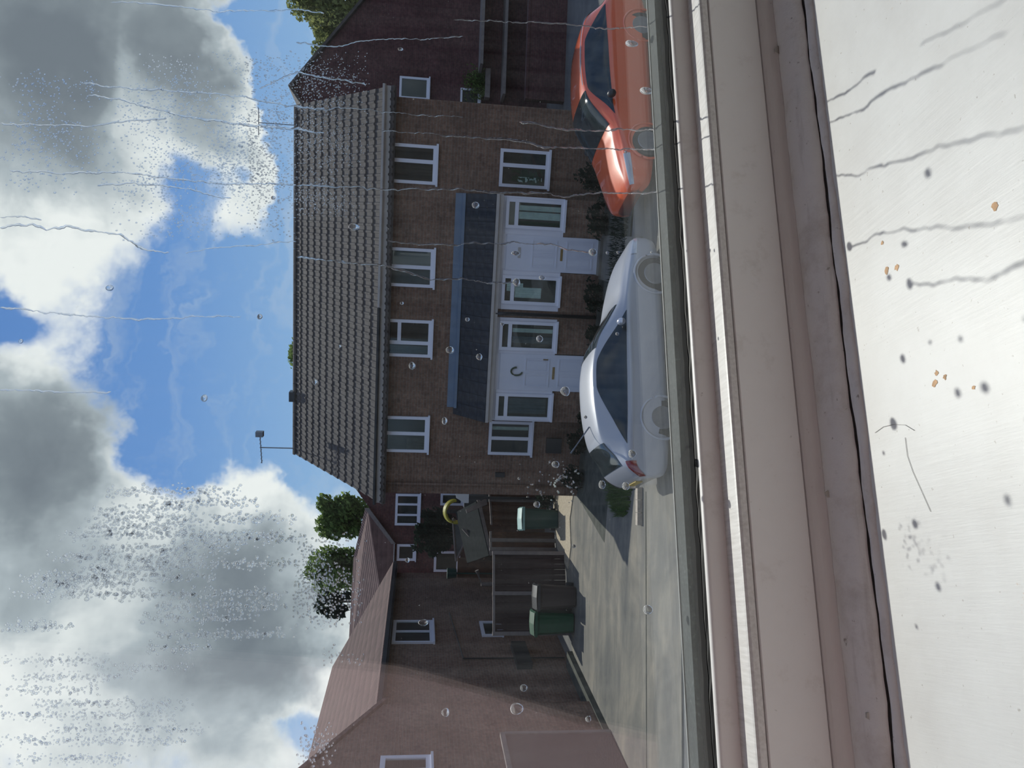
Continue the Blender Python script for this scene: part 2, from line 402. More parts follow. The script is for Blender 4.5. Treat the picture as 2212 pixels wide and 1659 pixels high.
# local frame of the window: x along the wall to the right, y outwards, z up (0 = eye height)
def wroot(name, **k): return empty(name, WORG, WA, **k)
def W(s, w, z): return (s, -w, z)          # w = distance from inner glass face into the room
S0, S1, ZT = -1.05, 1.50, 1.30              # visible glass opening
win = wroot('window_1', kind='structure'); tag(win, 'white plastic double-glazed window with wet panes above the sill', None)
def rail(name, prof, m, s0=S0-.08, s1=S1+.08, n=1, wob=None, smooth=False):
    b = MB(); rows = []
    for i in range(n+1):
        s = s0+(s1-s0)*i/n
        rows.append([W(s, *(wob(s, k, q) if wob else q)) for k, q in enumerate(prof)])
    b.grid(rows)
    o = b.build(name, m, win, smooth)
    return fixn(o)
# panes
ZB = -.225
MB().box(S0-.03, S1+.03, 0, .004, ZB, ZT+.03).build('inner_pane', M_PANE, win)
MB().box(S0-.03, S1+.03, .0235, .0275, ZB, ZT+.03).build('outer_pane', M_PANE, win)
# spacer bar between the panes
MB().box(S0-.03, S1+.03, .0056, .0225, ZB, -.1735).build('spacer_bar', M_SPACER, win)
MB().box(S0-.03, S1+.03, .0215, .0228, -.1735, -.1728).build('spacer_edge', M_SPACEREDGE, win)
MB().box(S0-.03, S0-.005, .0055, .0225, ZB, ZT+.03).build('spacer_bar', M_SPACER, win)
MB().box(S1+.005, S1+.03, .0055, .0225, ZB, ZT+.03).build('spacer_bar', M_SPACER, win)
def gw(s, k, q):
    return (q[0], q[1] + (.00025*math.sin(s*310)+.0002*math.sin(s*97+2) if k in (1, 2) else 0))
rail('gasket', [(0.0003, -.19), (0.0003, -.1806), (.0012, -.1807), (.0028, -.1817), (.0030, -.19)], M_GASKET, n=240, wob=gw)
MB().box(S0-.03, S1+.03, .0042, .0054, -.22, -.1770).build('sealing_strip', M_GASKET, win)
rail('gasket', [(-.0280, -.225), (-.0280, -.2160), (-.0300, -.2165), (-.0315, -.2170), (-.0315, -.225)], M_GASKET)
rail('glazing_bead', [(.0028, -.20), (.0028, -.1818), (.0054, -.1819), (.0066, -.1826), (.0074, -.1842), (.0082, -.1900), (.0087, -.1944), (.0088, -.1948)], M_UPVC, smooth=True)
rail('bead_ledge', [(.0080, -.1945), (.0284, -.1946), (.0300, -.1950), (.0312, -.1964), (.0317, -.2001), (.0300, -.2004)], M_BEAD, smooth=False)
rail('sash', [(.026, -.2008), (.0322, -.2008), (.0328, -.2013), (.0337, -.2362), (.0334, -.2368), (.026, -.2368)], M_UPVC)
rail('outer_frame', [(.026, -.2374), (.0346, -.2374), (.0372, -.2382), (.0404, -.2402), (.0438, -.2440), (.0445, -.258), (.026, -.258)], M_UPVC, smooth=False)
MB().box(S0-.08, S1+.08, -.03, .0, -.258, -.205).box(S0-.08, S1+.08, -.0765, -.03, -.2717, -.2570).build('frame_core', M_GASKET, win)
MB().box(S0-.08, S1+.08, -.075, -.0315, -.258, -.222).build('outer_rail', M_UPVC, win).location = (0, 0.107, 0)
rs = random.Random(3)
ph = [rs.uniform(0, 6) for _ in range(8)]
def wav(s, a): return a*(.5*math.sin(s*23+ph[0])+.35*math.sin(s*61+ph[1])+.3*math.sin(s*133+ph[2])+.22*math.sin(s*290+ph[3])+.16*math.sin(s*640+ph[4]))
def cw1(s, k, q):
    if k >= 5: return (q[0]+wav(s, .0011), q[1])
    return (q[0], q[1]+wav(s+.3, .0004))
rail('sealant', [(.0425, -.2455), (.0455, -.2436), (.0510, -.2428), (.0580, -.2441), (.0640, -.2468), (.0697, -.2502), (.0700, -.262)], M_CAULK, n=420, wob=cw1, smooth=True)
def cw2(s, k, q):
    if k in (0, 1, 2): return (q[0]+wav(s+.004, .0011)+.0007*math.sin(s*83)+.0004*math.sin(s*37), q[1]+.0004*math.sin(s*41))
    return (q[0]+wav(s+.7, .0012), q[1]+wav(s+.9, .0004)) if k in (3, 4) else q
rail('sealant', [(.0716, -.262), (.0714, -.2522), (.0722, -.2513), (.0752, -.2518), (.0786, -.2537), (.0787, -.262)], M_CAULK, n=420, wob=cw2, smooth=True)
rail('sealant_gap', [(.0686, -.2512), (.0693, -.2514), (.0714, -.2521), (.0718, -.2519)], M_CRACK, n=420, wob=lambda s, k, q: (q[0]+wav(s, .0011), q[1]))
# sides and head of the frame
for nm, x0, x1 in (('side_frame', S0-.09, S0), ('side_frame', S1, S1+.09)):
    MB().box(x0, x1, -.034, .0, -.2, ZT+.09).box(x0, x1, .0285, .07, -.2, ZT+.09).build(nm, M_UPVC, win)
MB().box(S0-.09, S1+.09, -.034, .0, ZT, ZT+.09).box(S0-.09, S1+.09, .0285, .07, ZT, ZT+.09).build('head_frame', M_UPVC, win)
# sill board
bs = MB(); prof = [(.0765, -.2537), (.345, -.2537), (.3525, -.2565), (.355, -.262), (.3525, -.269), (.345, -.2717), (.0765, -.2717)]
bs.prism([W(S0-.16, *q) for q in prof], (S1-S0+.32, 0, 0))
sill = fixn(bs.build('window_sill', M_SILL, win)); sill['label'] = 'glossy white painted window sill with specks and rust stains'
# marks lying on the sill and frame
def stain(cx, cy, r, name='rust_stain', m=M_RUST, seed=0):
    rr = random.Random(seed); p = G(cx, cy, EYE.z-.2537) - WORG
    ls, lw = p.dot(WT), -p.dot(WN)
    b = MB(); b.poly([(ls+r*rr.uniform(.4, 1.0)*math.cos(q*.63), -lw+r*rr.uniform(.4, 1.0)*math.sin(q*.63), -.25355) for q in range(10)])
    b.build(name, m, win)
for i, (x, y, r) in enumerate([(1915, 585, .0026), (1937, 578, .0024), (2023, 806, .0018), (2041, 814, .0018), (2019, 828, .0026), (2150, 445, .0026), (1906, 525, .0016), (2103, 838, .0016)]):
    stain(x, y, r, seed=i)
def hair(pts, r=.00012, z=-.2534):
    q = []
    for (x, y) in pts:
        p = G(x, y, EYE.z+z) - WORG; q.append((p.dot(WT), p.dot(WN), z))
    o = MB().tube(q, r, 5).build('hair_strand', M_HAIR)
    o.location = WORG; o.rotation_euler = (0, 0, WA); return o
tag(hair([(1955, 945), (1960, 985), (1972, 1020), (1990, 1060), (2010, 1105)]), 'long grey hair lying nearly straight on the white sill', 'hair')
tag(hair([(1890, 935), (1908, 922), (1930, 917), (1955, 918), (1975, 930)]), 'short curved grey hair arching on the white sill', 'hair')
def flake(x, y, z, w, r, seed):
    rr = random.Random(seed); p = ray(x, y); k = (DG-w)/p.dot(WN); P = EYE+p*k-WORG
    ls, lz = P.dot(WT), P.z
    pts = [(ls+r*rr.uniform(.7, 1)*math.cos(q*1.05), -w, lz+r*rr.uniform(.7, 1)*math.sin(q*1.05)) for q in range(6)]
    fixn(MB().prism(pts, (0, -.0016, 0)).build('paint_flake', M_CHIP, win))
for i, (x, y, w, r) in enumerate([(1679, 111, .0455, .0036), (1757, 97, .069, .0030), (1766, 180, .070, .0024), (1788, 1068, .049, .0028), (1877, 1545, .06, .003)]): flake(x, y, 0, w, r, i)

# room shell
room = [('wall_front', None)]
wf = MB()
Y0, Y1 = -.03, .30                          # thickness outwards
XL, XR, ZF, ZC, WB = -1.4, 1.85, -1.15, 1.55, 2.3
gz = -EYE.z
wf.box(XL-.2, S0-.08, Y0, Y1, gz, ZC+.4).box(S1+.08, XR+.2, Y0, Y1, gz, ZC+.4).box(S0-.08, S1+.08, Y0, Y1, ZT+.08, ZC+.4).box(S0-.08, S1+.08, -.03, .10, gz, -.262).box(S0-.08, S1+.08, .10, Y1, gz, -.33)
def wobj(b, name, m):
    o = b.build(name, m); o.location = WORG; o.rotation_euler = (0, 0, WA); return struct(o)
wobj(wf, 'wall_front', M_WALL)
wobj(MB().box(XL-.2, XL, -WB, Y0, gz, ZC+.4), 'wall_left', M_WALL)
wobj(MB().box(XR, XR+.2, -WB, Y0, gz, ZC+.4), 'wall_right', M_WALLD)
wobj(MB().box(XL-.2, XR+.2, -WB-.2, -WB, gz, ZC+.4), 'wall_back', M_WALLD)
wobj(MB().box(XL, XR, -WB, Y0, ZF-.2, ZF), 'floor', M_CARPET)
wobj(MB().box(XL-.2, XR+.2, -WB-.2, Y1, ZC, ZC+.2), 'ceiling', M_CEIL)
we = MB().box(-6, XL-.2, Y0, Y1, gz, 3.6).box(XR+.2, 5.5, Y0, Y1, gz, 3.6).box(XL-.2, XR+.2, Y0, Y1, ZC+.4, 3.6).box(-6, 5.5, -7.5, -7.3, gz, 3.6).box(-6, -5.8, -7.3, Y0, gz, 3.6).box(5.3, 5.5, -7.3, Y0, gz, 3.6)
wobj(we, 'wall_exterior', M_BRICK)
rfo = MB().prism([(-6.3, .6, 3.35), (-6.3, -3.6, 6.4), (-6.3, -7.8, 3.35), (-6.3, -7.8, 3.5), (-6.3, -3.6, 6.6), (-6.3, .6, 3.5)], (12.1, 0, 0))
fixn(wobj(rfo, 'roof_overhead', M_TILE))
# pink cloth added in place of the viewer's clothing, for reflection and bounce
pink_cloth = wroot('curtain', label='added pale pink cloth inside the room, standing in for clothing mirrored in the glass', cat='curtain')
edge = [(1.30, -.05), (.573, -.057), (.322, -.068), (.11, -.085), (.008, -.096), (-.082, -.119), (-.284, -.177), (-.456, -.214), (-.8, -.29), (-1.2, -.36)]
def eds(z):
    for (za, sa), (zb, sb) in zip(edge, edge[1:]):
        if zb <= z <= za: return sb+(sa-sb)*(z-zb)/(za-zb)
    return edge[0][1] if z > 0 else edge[-1][1]
rows = []; hem = []
for i in range(61):
    z = 1.30-2.40*i/60; e = eds(z); r = []
    for k in range(90):
        t = k*.014; fold = .012*math.sin(t*34+.6*math.sin(z*3))
        if t < .35: r.append(W(e-.010-t, .75+fold, z))
        else:
            q = min(1.25, (t-.35)/.62); a = q*1.15
            r.append(W(e-.36-.62*math.sin(a)/1.15+fold*math.sin(a), .75-.62*(1-math.cos(a))/1.15*1.25+fold*math.cos(a), z))
    rows.append(r)
    hem.append([W(e-t, .7495-.0015*math.sin(t*300), z) for t in (0, .004, .008, .0115)])
MB().grid(rows).build('stand_in_cloth', M_PINK, pink_cloth, True)
MB().grid(hem).build('hem', M_PINKHEM, pink_cloth, True)
MB().tube([W(-1.39, .75, 1.31), W(.1, .75, 1.31)], .012, 10).build('stand_in_rail', M_UPVC, pink_cloth, True)

# ================================================================== ground outside
def flat(name, pts, z, m, thick=.02):
    b = MB().prism([(p[0], p[1], z-thick) for p in pts], (0, 0, thick)); o = fixn(b.build(name, m)); return struct(o)
flat('ground', [(-60, -25), (60, -25), (60, 110), (-60, 110)], 0, M_TARMAC, .3)
HB = R(11); HE = Vector((math.cos(HB), -math.sin(HB), 0)); HN = Vector((math.sin(HB), math.cos(HB), 0))
HO = HN*19.516                               # ground point of the facade plane nearest the eye
def HP(a, off, z=0): return HO + HE*a + HN*off + Vector((0, 0, z))
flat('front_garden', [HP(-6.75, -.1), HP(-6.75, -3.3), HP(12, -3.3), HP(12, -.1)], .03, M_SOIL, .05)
flat('garden_path', [HP(-.95, -.7), HP(-.95, -4.2), HP(.1, -4.2), HP(.1, -.7)], .05, M_CONC, .05)
flat('garden_path', [HP(-3.95, -.7), HP(-3.95, -4.2), HP(-2.85, -4.2), HP(-2.85, -.7)], .05, M_CONC, .05)
D = [G(1400, 1048), G(1330, 1075), G(1205, 1062), G(1196, 1120), G(1220, 1215), G(1236, 1280), G(1236, 1400), G(1330, 1645), (-9.2, 12.6, 0), (-1.7, 13.4, 0)]
flat('driveway', D, .025, M_CONC, .04)
flat('gravel_strip', [G(1197, 1062, .03), G(1240, 1064, .03), G(1232, 1120, .03), G(1234, 1180, .03), G(1228, 1230, .03), G(1205, 1185, .03), G(1196, 1130, .03)], .05, M_GRAVEL, .03)
flat('pavement', [(-12, 12.3), (-1.6, 13.5), (9, 16.4), (9.3, 15.3), (-1.2, 12.3), (-12, 11.0)], .03, M_CONC, .04)
ja, jb = G(1398, 1062), G(1400, 1700); jl = (jb-ja).length; jd = (jb-ja)/jl; jn = Vector((-jd.y, jd.x, 0))*.018
flat('driveway_joint', [ja-jn, jb-jn, jb+jn, ja+jn], .032, M_SOIL, .01)
# kerb stones beside the grass patch
k0, k1 = G(1388, 1052), G(1388, 1135)
kerb = empty('kerb', k0, math.atan2(k1.y-k0.y, k1.x-k0.x), label='short row of pale kerb stones beside the grass patch', cat='kerb')
kl = (k1-k0).length
for i in range(3):
    MB().box(kl*i/3+.006, kl*(i+1)/3-.006, -.07, .07, -.02, .12).build('kerb_stone', M_STONE, kerb)
def tuft(name, c, rx, ry, h, n, m, label, cat, seed, kind=None):
    rr = random.Random(seed); b = MB()
    for _ in range(n):
        q = rr.uniform(0, 6.28); d = math.sqrt(rr.random()); x, y = c[0]+rx*d*math.cos(q), c[1]+ry*d*math.sin(q)
        a = rr.uniform(0, 6.28); hh = h*rr.uniform(.4, 1); w = .012
        tx, ty = rr.uniform(-.4, .4)*hh, rr.uniform(-.4, .4)*hh
        b.poly([(x-w*math.cos(a), y-w*math.sin(a), 0), (x+w*math.cos(a), y+w*math.sin(a), 0), (x+tx, y+ty, hh)])
    o = b.build(name, m); return tag(o, label, cat, None, kind)
gp = (G(1330, 1064)+G(1372, 1062))/2
tuft('grass_patch', (gp.x, gp.y+.3), .55, .9, .22, 1800, M_GRASS, 'small patch of green grass between driveway and silver car', 'grass', 1, 'stuff')
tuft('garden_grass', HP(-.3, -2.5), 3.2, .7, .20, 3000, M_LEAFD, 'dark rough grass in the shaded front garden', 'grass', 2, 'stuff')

# ================================================================== trees and bushes
def tree(name, base, crown_c, rx, ry, rz, n, leaf, m, label, cat, group=None, seed=0, trunk=.12):
    rr = random.Random(seed)
    root = empty(name, base, label=label, cat=cat, group=group)
    c = Vector(crown_c)-Vector(base)
    cl = []
    for _ in range(26):
        q = Vector((rr.gauss(0, 1), rr.gauss(0, 1), rr.gauss(0, 1))).normalized()*rr.uniform(.35, .85)
        cl.append((Vector((q.x*rx, q.y*ry, q.z*rz)), rr.uniform(.25, .45)))
    b = MB()
    for _ in range(n):
        o, r = rr.choice(cl)
        q = Vector((rr.gauss(0, 1), rr.gauss(0, 1), rr.gauss(0, 1))).normalized()*(rr.random()**.4)*r
        p = c+o+Vector((q.x*rx, q.y*ry, q.z*rz))
        a = Vector((rr.gauss(0, 1), rr.gauss(0, 1), rr.gauss(0, 1))).normalized(); t = a.orthogonal().normalized(); u = a.cross(t)
        s = leaf*rr.uniform(.6, 1.3)
        b.poly([p-t*s, p+u*s*.5, p+t*s, p-u*s*.5])
    f = b.build('foliage', m, root); f['kind'] = 'stuff'
    if trunk:
        tb = MB(); tb.tube([(0, 0, -.1), c*.5, c], [trunk, trunk*.8, trunk*.4], 8)
        for o, r in cl[:9]: tb.tube([c*.6, c+o*.9], [trunk*.45, trunk*.12], 5)
        tb.build('trunk', M_BARK, root, True)
    return root
def tree_at(name, x, y, depth, hw, hh, n, leaf, m, label, cat, group=None, seed=0):
    c = AT(x, y, depth); s = depth/FPX
    return tree(name, (c.x, c.y, 0), c, hh*s, max(hh, hw)*s*.8, hw*s, n, leaf, m, label, cat, group, seed)
tree_at('broadleaf_tree', 745, 1118, 46, 62, 62, 5200, .17, M_LEAF, 'round green tree rising behind the left gable end of the brick terrace', 'tree', 'trees behind the houses', 11)
tree_at('broadleaf_tree', 735, 1225, 48, 75, 55, 4200, .19, M_LEAF, 'loose green tree showing above the red pantile roof', 'tree', 'trees behind the houses', 12)
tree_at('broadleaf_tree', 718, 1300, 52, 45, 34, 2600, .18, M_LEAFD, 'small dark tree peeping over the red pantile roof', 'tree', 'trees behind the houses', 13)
tree_at('broadleaf_tree', 722, 18, 46, 92, 118, 12000, .16, M_LEAFY, 'yellow green tree beside the dark red brick gable', 'tree', 'trees behind the houses', 14)
tree_at('broadleaf_tree', 655, 765, 52, 30, 62, 2600, .15, M_LEAF, 'treetop just showing over the ridge of the brown tiled roof', 'tree', 'trees behind the houses', 15)

# ================================================================== the brick terrace opposite
A0, A1 = -6.80, 3.05
house = empty('brick_terrace', HO, -HB, label='pair of brown brick terraced houses with tiled roof and shared porch canopy', cat='house')
ZE, ZR, DR = 5.32, 8.05, 4.1                 # eaves, ridge, depth of ridge
wb = MB()
gable = [(0, 0), (2*DR, 0), (2*DR, ZE-.02), (DR, ZR-.14), (0, ZE-.02)]
wb.prism([(A0, y, z) for y, z in gable], (A1-A0, 0, 0))
fixn(wb.build('wall', M_BRICK, house))
# roof deck and tiles
SL = math.atan2(ZR-ZE, DR); LEN = math.hypot(ZR-ZE, DR)+.32
RA0, RA1 = A0-.22, A1+.20
rd = MB()
e0 = (-.25, ZE-.25*math.tan(SL)); 
rd.prism([(RA0, e0[0], e0[1]), (RA0, DR, ZR-.02), (RA0, DR, ZR-.10), (RA0, e0[0], e0[1]-.06)], (RA1-RA0, 0, 0))
rd.prism([(RA0, 2*DR+.25, e0[1]), (RA0, DR, ZR-.02), (RA0, DR, ZR-.10), (RA0, 2*DR+.25, e0[1]-.06)], (RA1-RA0, 0, 0))
fixn(rd.build('roof', M_TILE, house))
NC, NR = 30, 13
tw = (RA1-RA0)/NC; tl = LEN/NR
def tilemesh():
    b = MB(); n = 12; rows = []
    for (yy, lift) in ((-.0, .052), (tl*1.12, .012)):
        rows.append([(tw*j/n, yy*math.cos(SL), yy*math.sin(SL)+lift+.030*max(0, math.sin(math.pi*2*((j/n*2) % 1)))**.8) for j in range(n+1)])
    rows.insert(0, [(p[0], p[1]+.004, p[2]-.045) for p in rows[0]])
    b.grid(rows); return b
tm = tilemesh().build('roof_tile', M_TILE, house)
first = True
stuff = MB(); trng = random.Random(5)
for r in range(NR):
    yy = -.30+tl*r*math.cos(SL); zz = ZE-.30*math.tan(SL)+tl*r*math.sin(SL)+.0
    for c in range(NC):
        x = RA0+tw*c
        if r < 10:
            loc = (x, yy, zz+trng.uniform(-.004, .004))
            if first: tm.location = loc; first = False
            else: share(tm, 'roof_tile', house, loc)
        else:
            i = len(stuff.v); stuff.v += [(v.co.x+x, v.co.y+yy, v.co.z+zz) for v in tm.data.vertices]
            stuff.f += [tuple(i+k for k in p.vertices) for p in tm.data.polygons]
so = stuff.build('upper_roof_tiles', M_TILE, house); so['kind'] = 'stuff'
for i in range(23):                           # ridge tiles
    x0 = RA0+(RA1-RA0)*i/23; x1 = RA0+(RA1-RA0)*(i+1)/23-.01
    rows = [[(x, DR+.14*math.cos(q), ZR-.03+.11*math.sin(q)) for q in [math.pi*k/6 for k in range(7)]] for x in (x0, x1)]
    MB().grid(rows).build('ridge_tile', M_TILE, house)
va = MB().box(-5.35, -5.05, DR-.16, DR+.16, ZR, ZR+.17).build('roof_vent', M_BLACKP, house)
# eaves
MB().box(A0-.2, A1+.2, -.22, -.19, 5.14+.08, 5.37).build('fascia', M_FASCIA, house)
MB().box(A0-.2, A1+.2, -.19, 0, 5.22, 5.24).build('soffit', M_FASCIA, house)
gut = MB(); rows = [[(x, -.28+.06*math.cos(q), 5.40+.07*math.sin(q)) for q in [math.pi+math.pi*k/6 for k in range(7)]] for x in (A0-.22, -1.95)]
gut.grid(rows); rows = [[(p[0], p[1]*1.0, p[2]-.004) for p in r] for r in rows]; gut.box(A0-.22, -1.95, -.345, -.335, 5.36, 5.41)
gut.build('gutter', M_BLACKP, house)
rows = [[(x, -.28+.06*math.cos(q), 5.40+.07*math.sin(q)) for q in [math.pi+math.pi*k/6 for k in range(7)]] for x in (-1.93, A1+.22)]
MB().grid(rows).box(-1.93, A1+.22, -.345, -.335, 5.36, 5.41).build('gutter', M_FASCIA, house)
MB().tube([(-1.9, -.80, 2.55), (-1.9, -.80, 2.3), (-1.9, -.76, 2.2), (-1.9, -.76, .05)], .045, 10).build('downpipe', M_BLACKP, house, True)
MB().tube([(A0+.28, -.06, 5.3), (A0+.28, -.06, .05)], .03, 8).build('downpipe', M_BRICK, house, True)
MB().box(A0+.5, A0+.62, -.06, 0, 2.0, 2.25).build('wall_vent', M_BLACKP, house)
MB().box(-5.6, -5.2, -.10, 0, .55, .95).build('meter_box', M_BLACKP, house)
# aerial on the left gable
MB().tube([(A0-.05, DR, ZR-.25), (A0-.05, DR, ZR+1.05)], .018, 6).build('aerial_mast', M_METAL, house)
ae = MB().tube([(A0-.55, DR, ZR+1.0), (A0+.45, DR, ZR+1.06)], .014, 6)
for i in range(8): x = A0-.5+.12*i; ae.tube([(x, DR-.14, ZR+1.003+.06*i/8), (x, DR+.14, ZR+1.003+.06*i/8)], .008, 4)
ae.box(A0+.30, A0+.46, DR-.1, DR+.1, ZR+.95, ZR+1.17)
ae.build('aerial_boom', M_METAL, house)
MB().tube([(A1-.35, DR, ZR-.2), (A1-.35, DR, ZR+1.05)], .014, 6).tube([(A1-.7, DR, ZR+1.05), (A1+.05, DR, ZR+1.05)], .012, 6).build('aerial_mast', M_METAL, house)

def window(parent, x0, x1, z0, z1, y, muls=(), trans=(), curt=None, inner=None, fw=.075, sill=True, sx=0):
    """x0..x1, z0..z1 in the wall plane y (outside is -y); muls: x splits; trans: (xa, xb, z) bars"""
    b = MB(); yo, yi = y-.055, y+.0
    b.box(x0, x0+fw, yo, yi, z0, z1).box(x1-fw, x1, yo, yi, z0, z1).box(x0+fw, x1-fw, yo, yi, z1-fw, z1).box(x0+fw, x1-fw, yo, yi, z0, z0+fw)
    o = b.build('window', M_WHITE, parent)
    for mx in muls: MB().box(mx-.045, mx+.045, yo+.004, yi, z0+fw, z1-fw).build('mullion', M_WHITE, o)
    for (xa, xb, tz) in trans: MB().box(xa, xb, yo+.006, yi, tz-.045, tz+.045).build('transom', M_WHITE, o)
    xs = [x0+fw]+[q for mx in muls for q in (mx-.045, mx+.045)]+[x1-fw]
    for k in range(0, len(xs), 2):
        MB().box(xs[k], xs[k+1], y-.032, y-.028, z0+fw, z1-fw).build('pane', M_HPANE, o)
    MB().box(x0+fw, x1-fw, y-.008, y-.003, z0+fw, z1-fw).build('room_interior', inner or M_DARKROOM, o)
    for (xa, xb, za, zb, m) in (curt or ()):
        n = 14; rows = [[(xa+(xb-xa)*j/n, y-.014+.006*math.sin(j*2.1), z) for j in range(n+1)] for z in (za, zb)]
        MB().grid(rows).build('curtain', m, o)
    if sill: MB().box(x0-.04, x1+.04, y-.10, y, z0-.05, z0).build('sill', M_WHITE, o)
    return o
M_BLIND = plain('grey_blind', (.085, .095, .10), .8, var=.2)
M_BROWNIN = plain('brown_room_interior', (.06, .05, .04), .9, var=.4)
window(house, 1.07, 1.99, 4.11, 5.19, 0, (1.60,), (), [(1.16, 1.5, 4.2, 5.1, M_DARKROOM)])
window(house, -1.42, -.47, 4.08, 5.19, 0, (-.93,), (), None, M_BLIND)
window(house, -3.18, -2.24, 4.07, 5.19, 0, (-2.82,), ((-2.78, -2.31, 4.87),), [(-3.1, -2.9, 4.15, 5.1, M_BLIND)])
window(house, -5.68, -4.73, 4.07, 5.21, 0, (-5.18,), (), [(-5.6, -5.3, 4.15, 4.6, M_BROWNIN)])
w = window(house, 1.14, 2.04, 1.36, 2.56, 0, (1.66,), (), None, M_BROWNIN)
fl = MB(); rr = random.Random(4)
for _ in range(60):
    x, z = rr.uniform(1.22, 1.52), rr.uniform(1.45, 2.2); fl.box(x, x+rr.uniform(.03, .09), -.024, -.015, z, z+rr.uniform(.03, .1))
fl.build('window_plant', M_PLANT, w); MB().box(1.28, 1.4, -.020, -.0145, 1.5, 2.1).build('curtain', M_CURTAINH, w)
w = window(house, -5.69, -4.78, 1.36, 2.48, 0, (-5.24,), (), [(-5.02, -4.93, 1.45, 2.4, M_CURTAINH)])
# porch: low brick fronts, two white doors, four windows, tiled canopy
PY = -.70
PO = .0
for (x0, x1) in ((-.02, .90), (-1.80, -.86), (-2.86, -2.00), (-4.60, -3.82)):
    MB().box(x0, x1, PY, -.001, 0, 1.0).build('porch_wall', M_BRICK, house)
MB().box(-1.995, -1.805, PY+.0, -.001, 0, 2.5).build('porch_pier', M_BRICK, house)
for (x0, x1) in ((-4.60, -2.0), (-1.80, .90)):
    MB().box(x0, x1, PY+.03, -.001, 2.35, 2.60).build('porch_header', M_WHITE, house)
ZP0, ZP1 = 1.02, 2.42
def pwin(x0, x1, tz=2.16, curt=None, plant=None):
    o = window(house, x0, x1, ZP0, ZP1, PY, (), ((x0+.07, x1-.07, tz),), curt, M_BROWNIN)
    return o
pwin(.15, .84, curt=[(.38, .55, 1.1, 2.1, M_CURTAINH), (.58, .7, 1.1, 2.1, M_CURTAINH), (.25, .33, 1.1, 2.3, M_PLANT)])
pwin(-1.66, -.97, curt=[(-1.5, -1.25, 1.45, 2.1, M_CURTAINH), (-1.35, -1.15, 1.9, 2.3, M_CURTAINH)])
pwin(-2.80, -2.08, curt=[(-2.62, -2.45, 1.1, 2.1, M_BLIND), (-2.35, -2.25, 1.1, 2.1, M_CURTAINH)])
pwin(-4.55, -3.89, curt=[(-4.4, -4.0, 1.15, 2.1, M_BLIND)])
# posts between door and window
for (x0, x1) in ((.005, .15), (-.97, -.845), (-2.885, -2.80), (-3.89, -3.80), (.84, .90), (-1.80, -1.66), (-2.08, -2.0), (-4.60, -4.55)):
    MB().box(x0, x1, PY-.012, PY+.06, 1.0, 2.42).build('porch_post', M_WHITE, house)
def door(x0, x1, z0, z1, knocker):
    o = MB().box(x0, x1, PY-.03, PY+.03, z0, z1).build('door', M_DOOR, house)
    wdt = x1-x0; zc = [(z0+.12, z0+.78), (z0+1.0, z0+1.62), (z0+1.74, z1-.1)]
    for (a, b_) in ((x0+.10, x0+wdt*.47), (x0+wdt*.53, x1-.10)):
        for (c, d) in zc[:2]:
            p = MB(); fw = .03
            p.box(a, b_, PY-.042, PY-.03, c, c+fw).box(a, b_, PY-.042, PY-.03, d-fw, d).box(a, a+fw, PY-.042, PY-.03, c+fw, d-fw).box(b_-fw, b_, PY-.042, PY-.03, c+fw, d-fw)
            p.box(a+.07, b_-.07, PY-.037, PY-.03, c+.07, d-.07)
            p.build('door_panel', M_DOOR, o)
    MB().box(x0+wdt*.33, x0+wdt*.67, PY-.037, PY-.03, z0+.86, z0+.92).build('letter_plate', M_BRASS, o)
    if knocker:
        pts = [(x0+wdt*.52+.10*math.cos(q), PY-.055, z1-.42+.14*math.sin(q)) for q in [2*math.pi*k/18 for k in range(19)]]
        MB().tube(pts[:14], .022, 6).build('door_wreath', M_PLANT, o)
        MB().tube([(x1-.12, PY-.05, z0+1.05), (x1-.12, PY-.05, z0+1.17)], .015, 6).build('door_handle', M_BRASS, o)
    else:
        MB().box(x0+wdt*.35, x0+wdt*.65, PY-.036, PY-.03, z1-.35, z1-.28).build('door_number_plate', M_FASCIA, o)
    MB().box(x0-.02, x1+.02, PY-.25, PY+.1, 0, z0).build('doorstep', M_CONC, house)
    return o
door(-.845, .005, .12, 2.36, False)
door(-3.80, -2.885, .12, 2.36, True)
# canopy
CA0, CA1 = -4.62, .92
cb = MB(); CY0, CZ0, CY1, CZ1 = -.03, 3.42, -.86, 2.68
cb.prism([(CA0, CY0, CZ0), (CA0, CY1, CZ1), (CA0, CY1, CZ1-.06), (CA0, CY0, CZ1-.06)], (CA1-CA0, 0, 0))
fixn(cb.build('porch_canopy', M_TILE_D, house))
MB().box(CA0+.18, CA1, -.07, -.005, 3.42, 3.60).box(CA0+.18, CA1, -.17, -.04, 3.36, 3.43).build('lead_flashing', M_LEAD, house)
CS = math.atan2(CZ0-CZ1, CY0-CY1); CL = math.hypot(CZ0-CZ1, CY0-CY1)
ct0 = None
for r in range(4):
    for c in range(17):
        tw2 = (CA1-CA0)/17; l = CL/4
        if ct0 is None:
            b = MB(); b.prism([(0, 0, .012), (tw2-.008, 0, .012), (tw2-.008, 0, .034), (0, 0, .034)], (0, l*1.1*math.cos(CS), l*1.1*math.sin(CS)-.016))
            ct0 = fixn(b.build('canopy_tile', M_TILE_D, house)); o = ct0
        else: o = share(ct0, 'canopy_tile', house)
        o.location = (CA0+tw2*c+(tw2*.0), CY1-.03+l*r*math.cos(CS), CZ1-.02+l*r*math.sin(CS))
MB().box(CA0, CA1, -.84, -.80, 2.50, 2.66).box(CA0, CA1, -.80, PY, 2.50, 2.53).build('porch_fascia', M_FASCIA, house)
MB().box(CA0, CA1, -.90, -.845, 2.60, 2.67).build('porch_gutter', M_FASCIA, house)
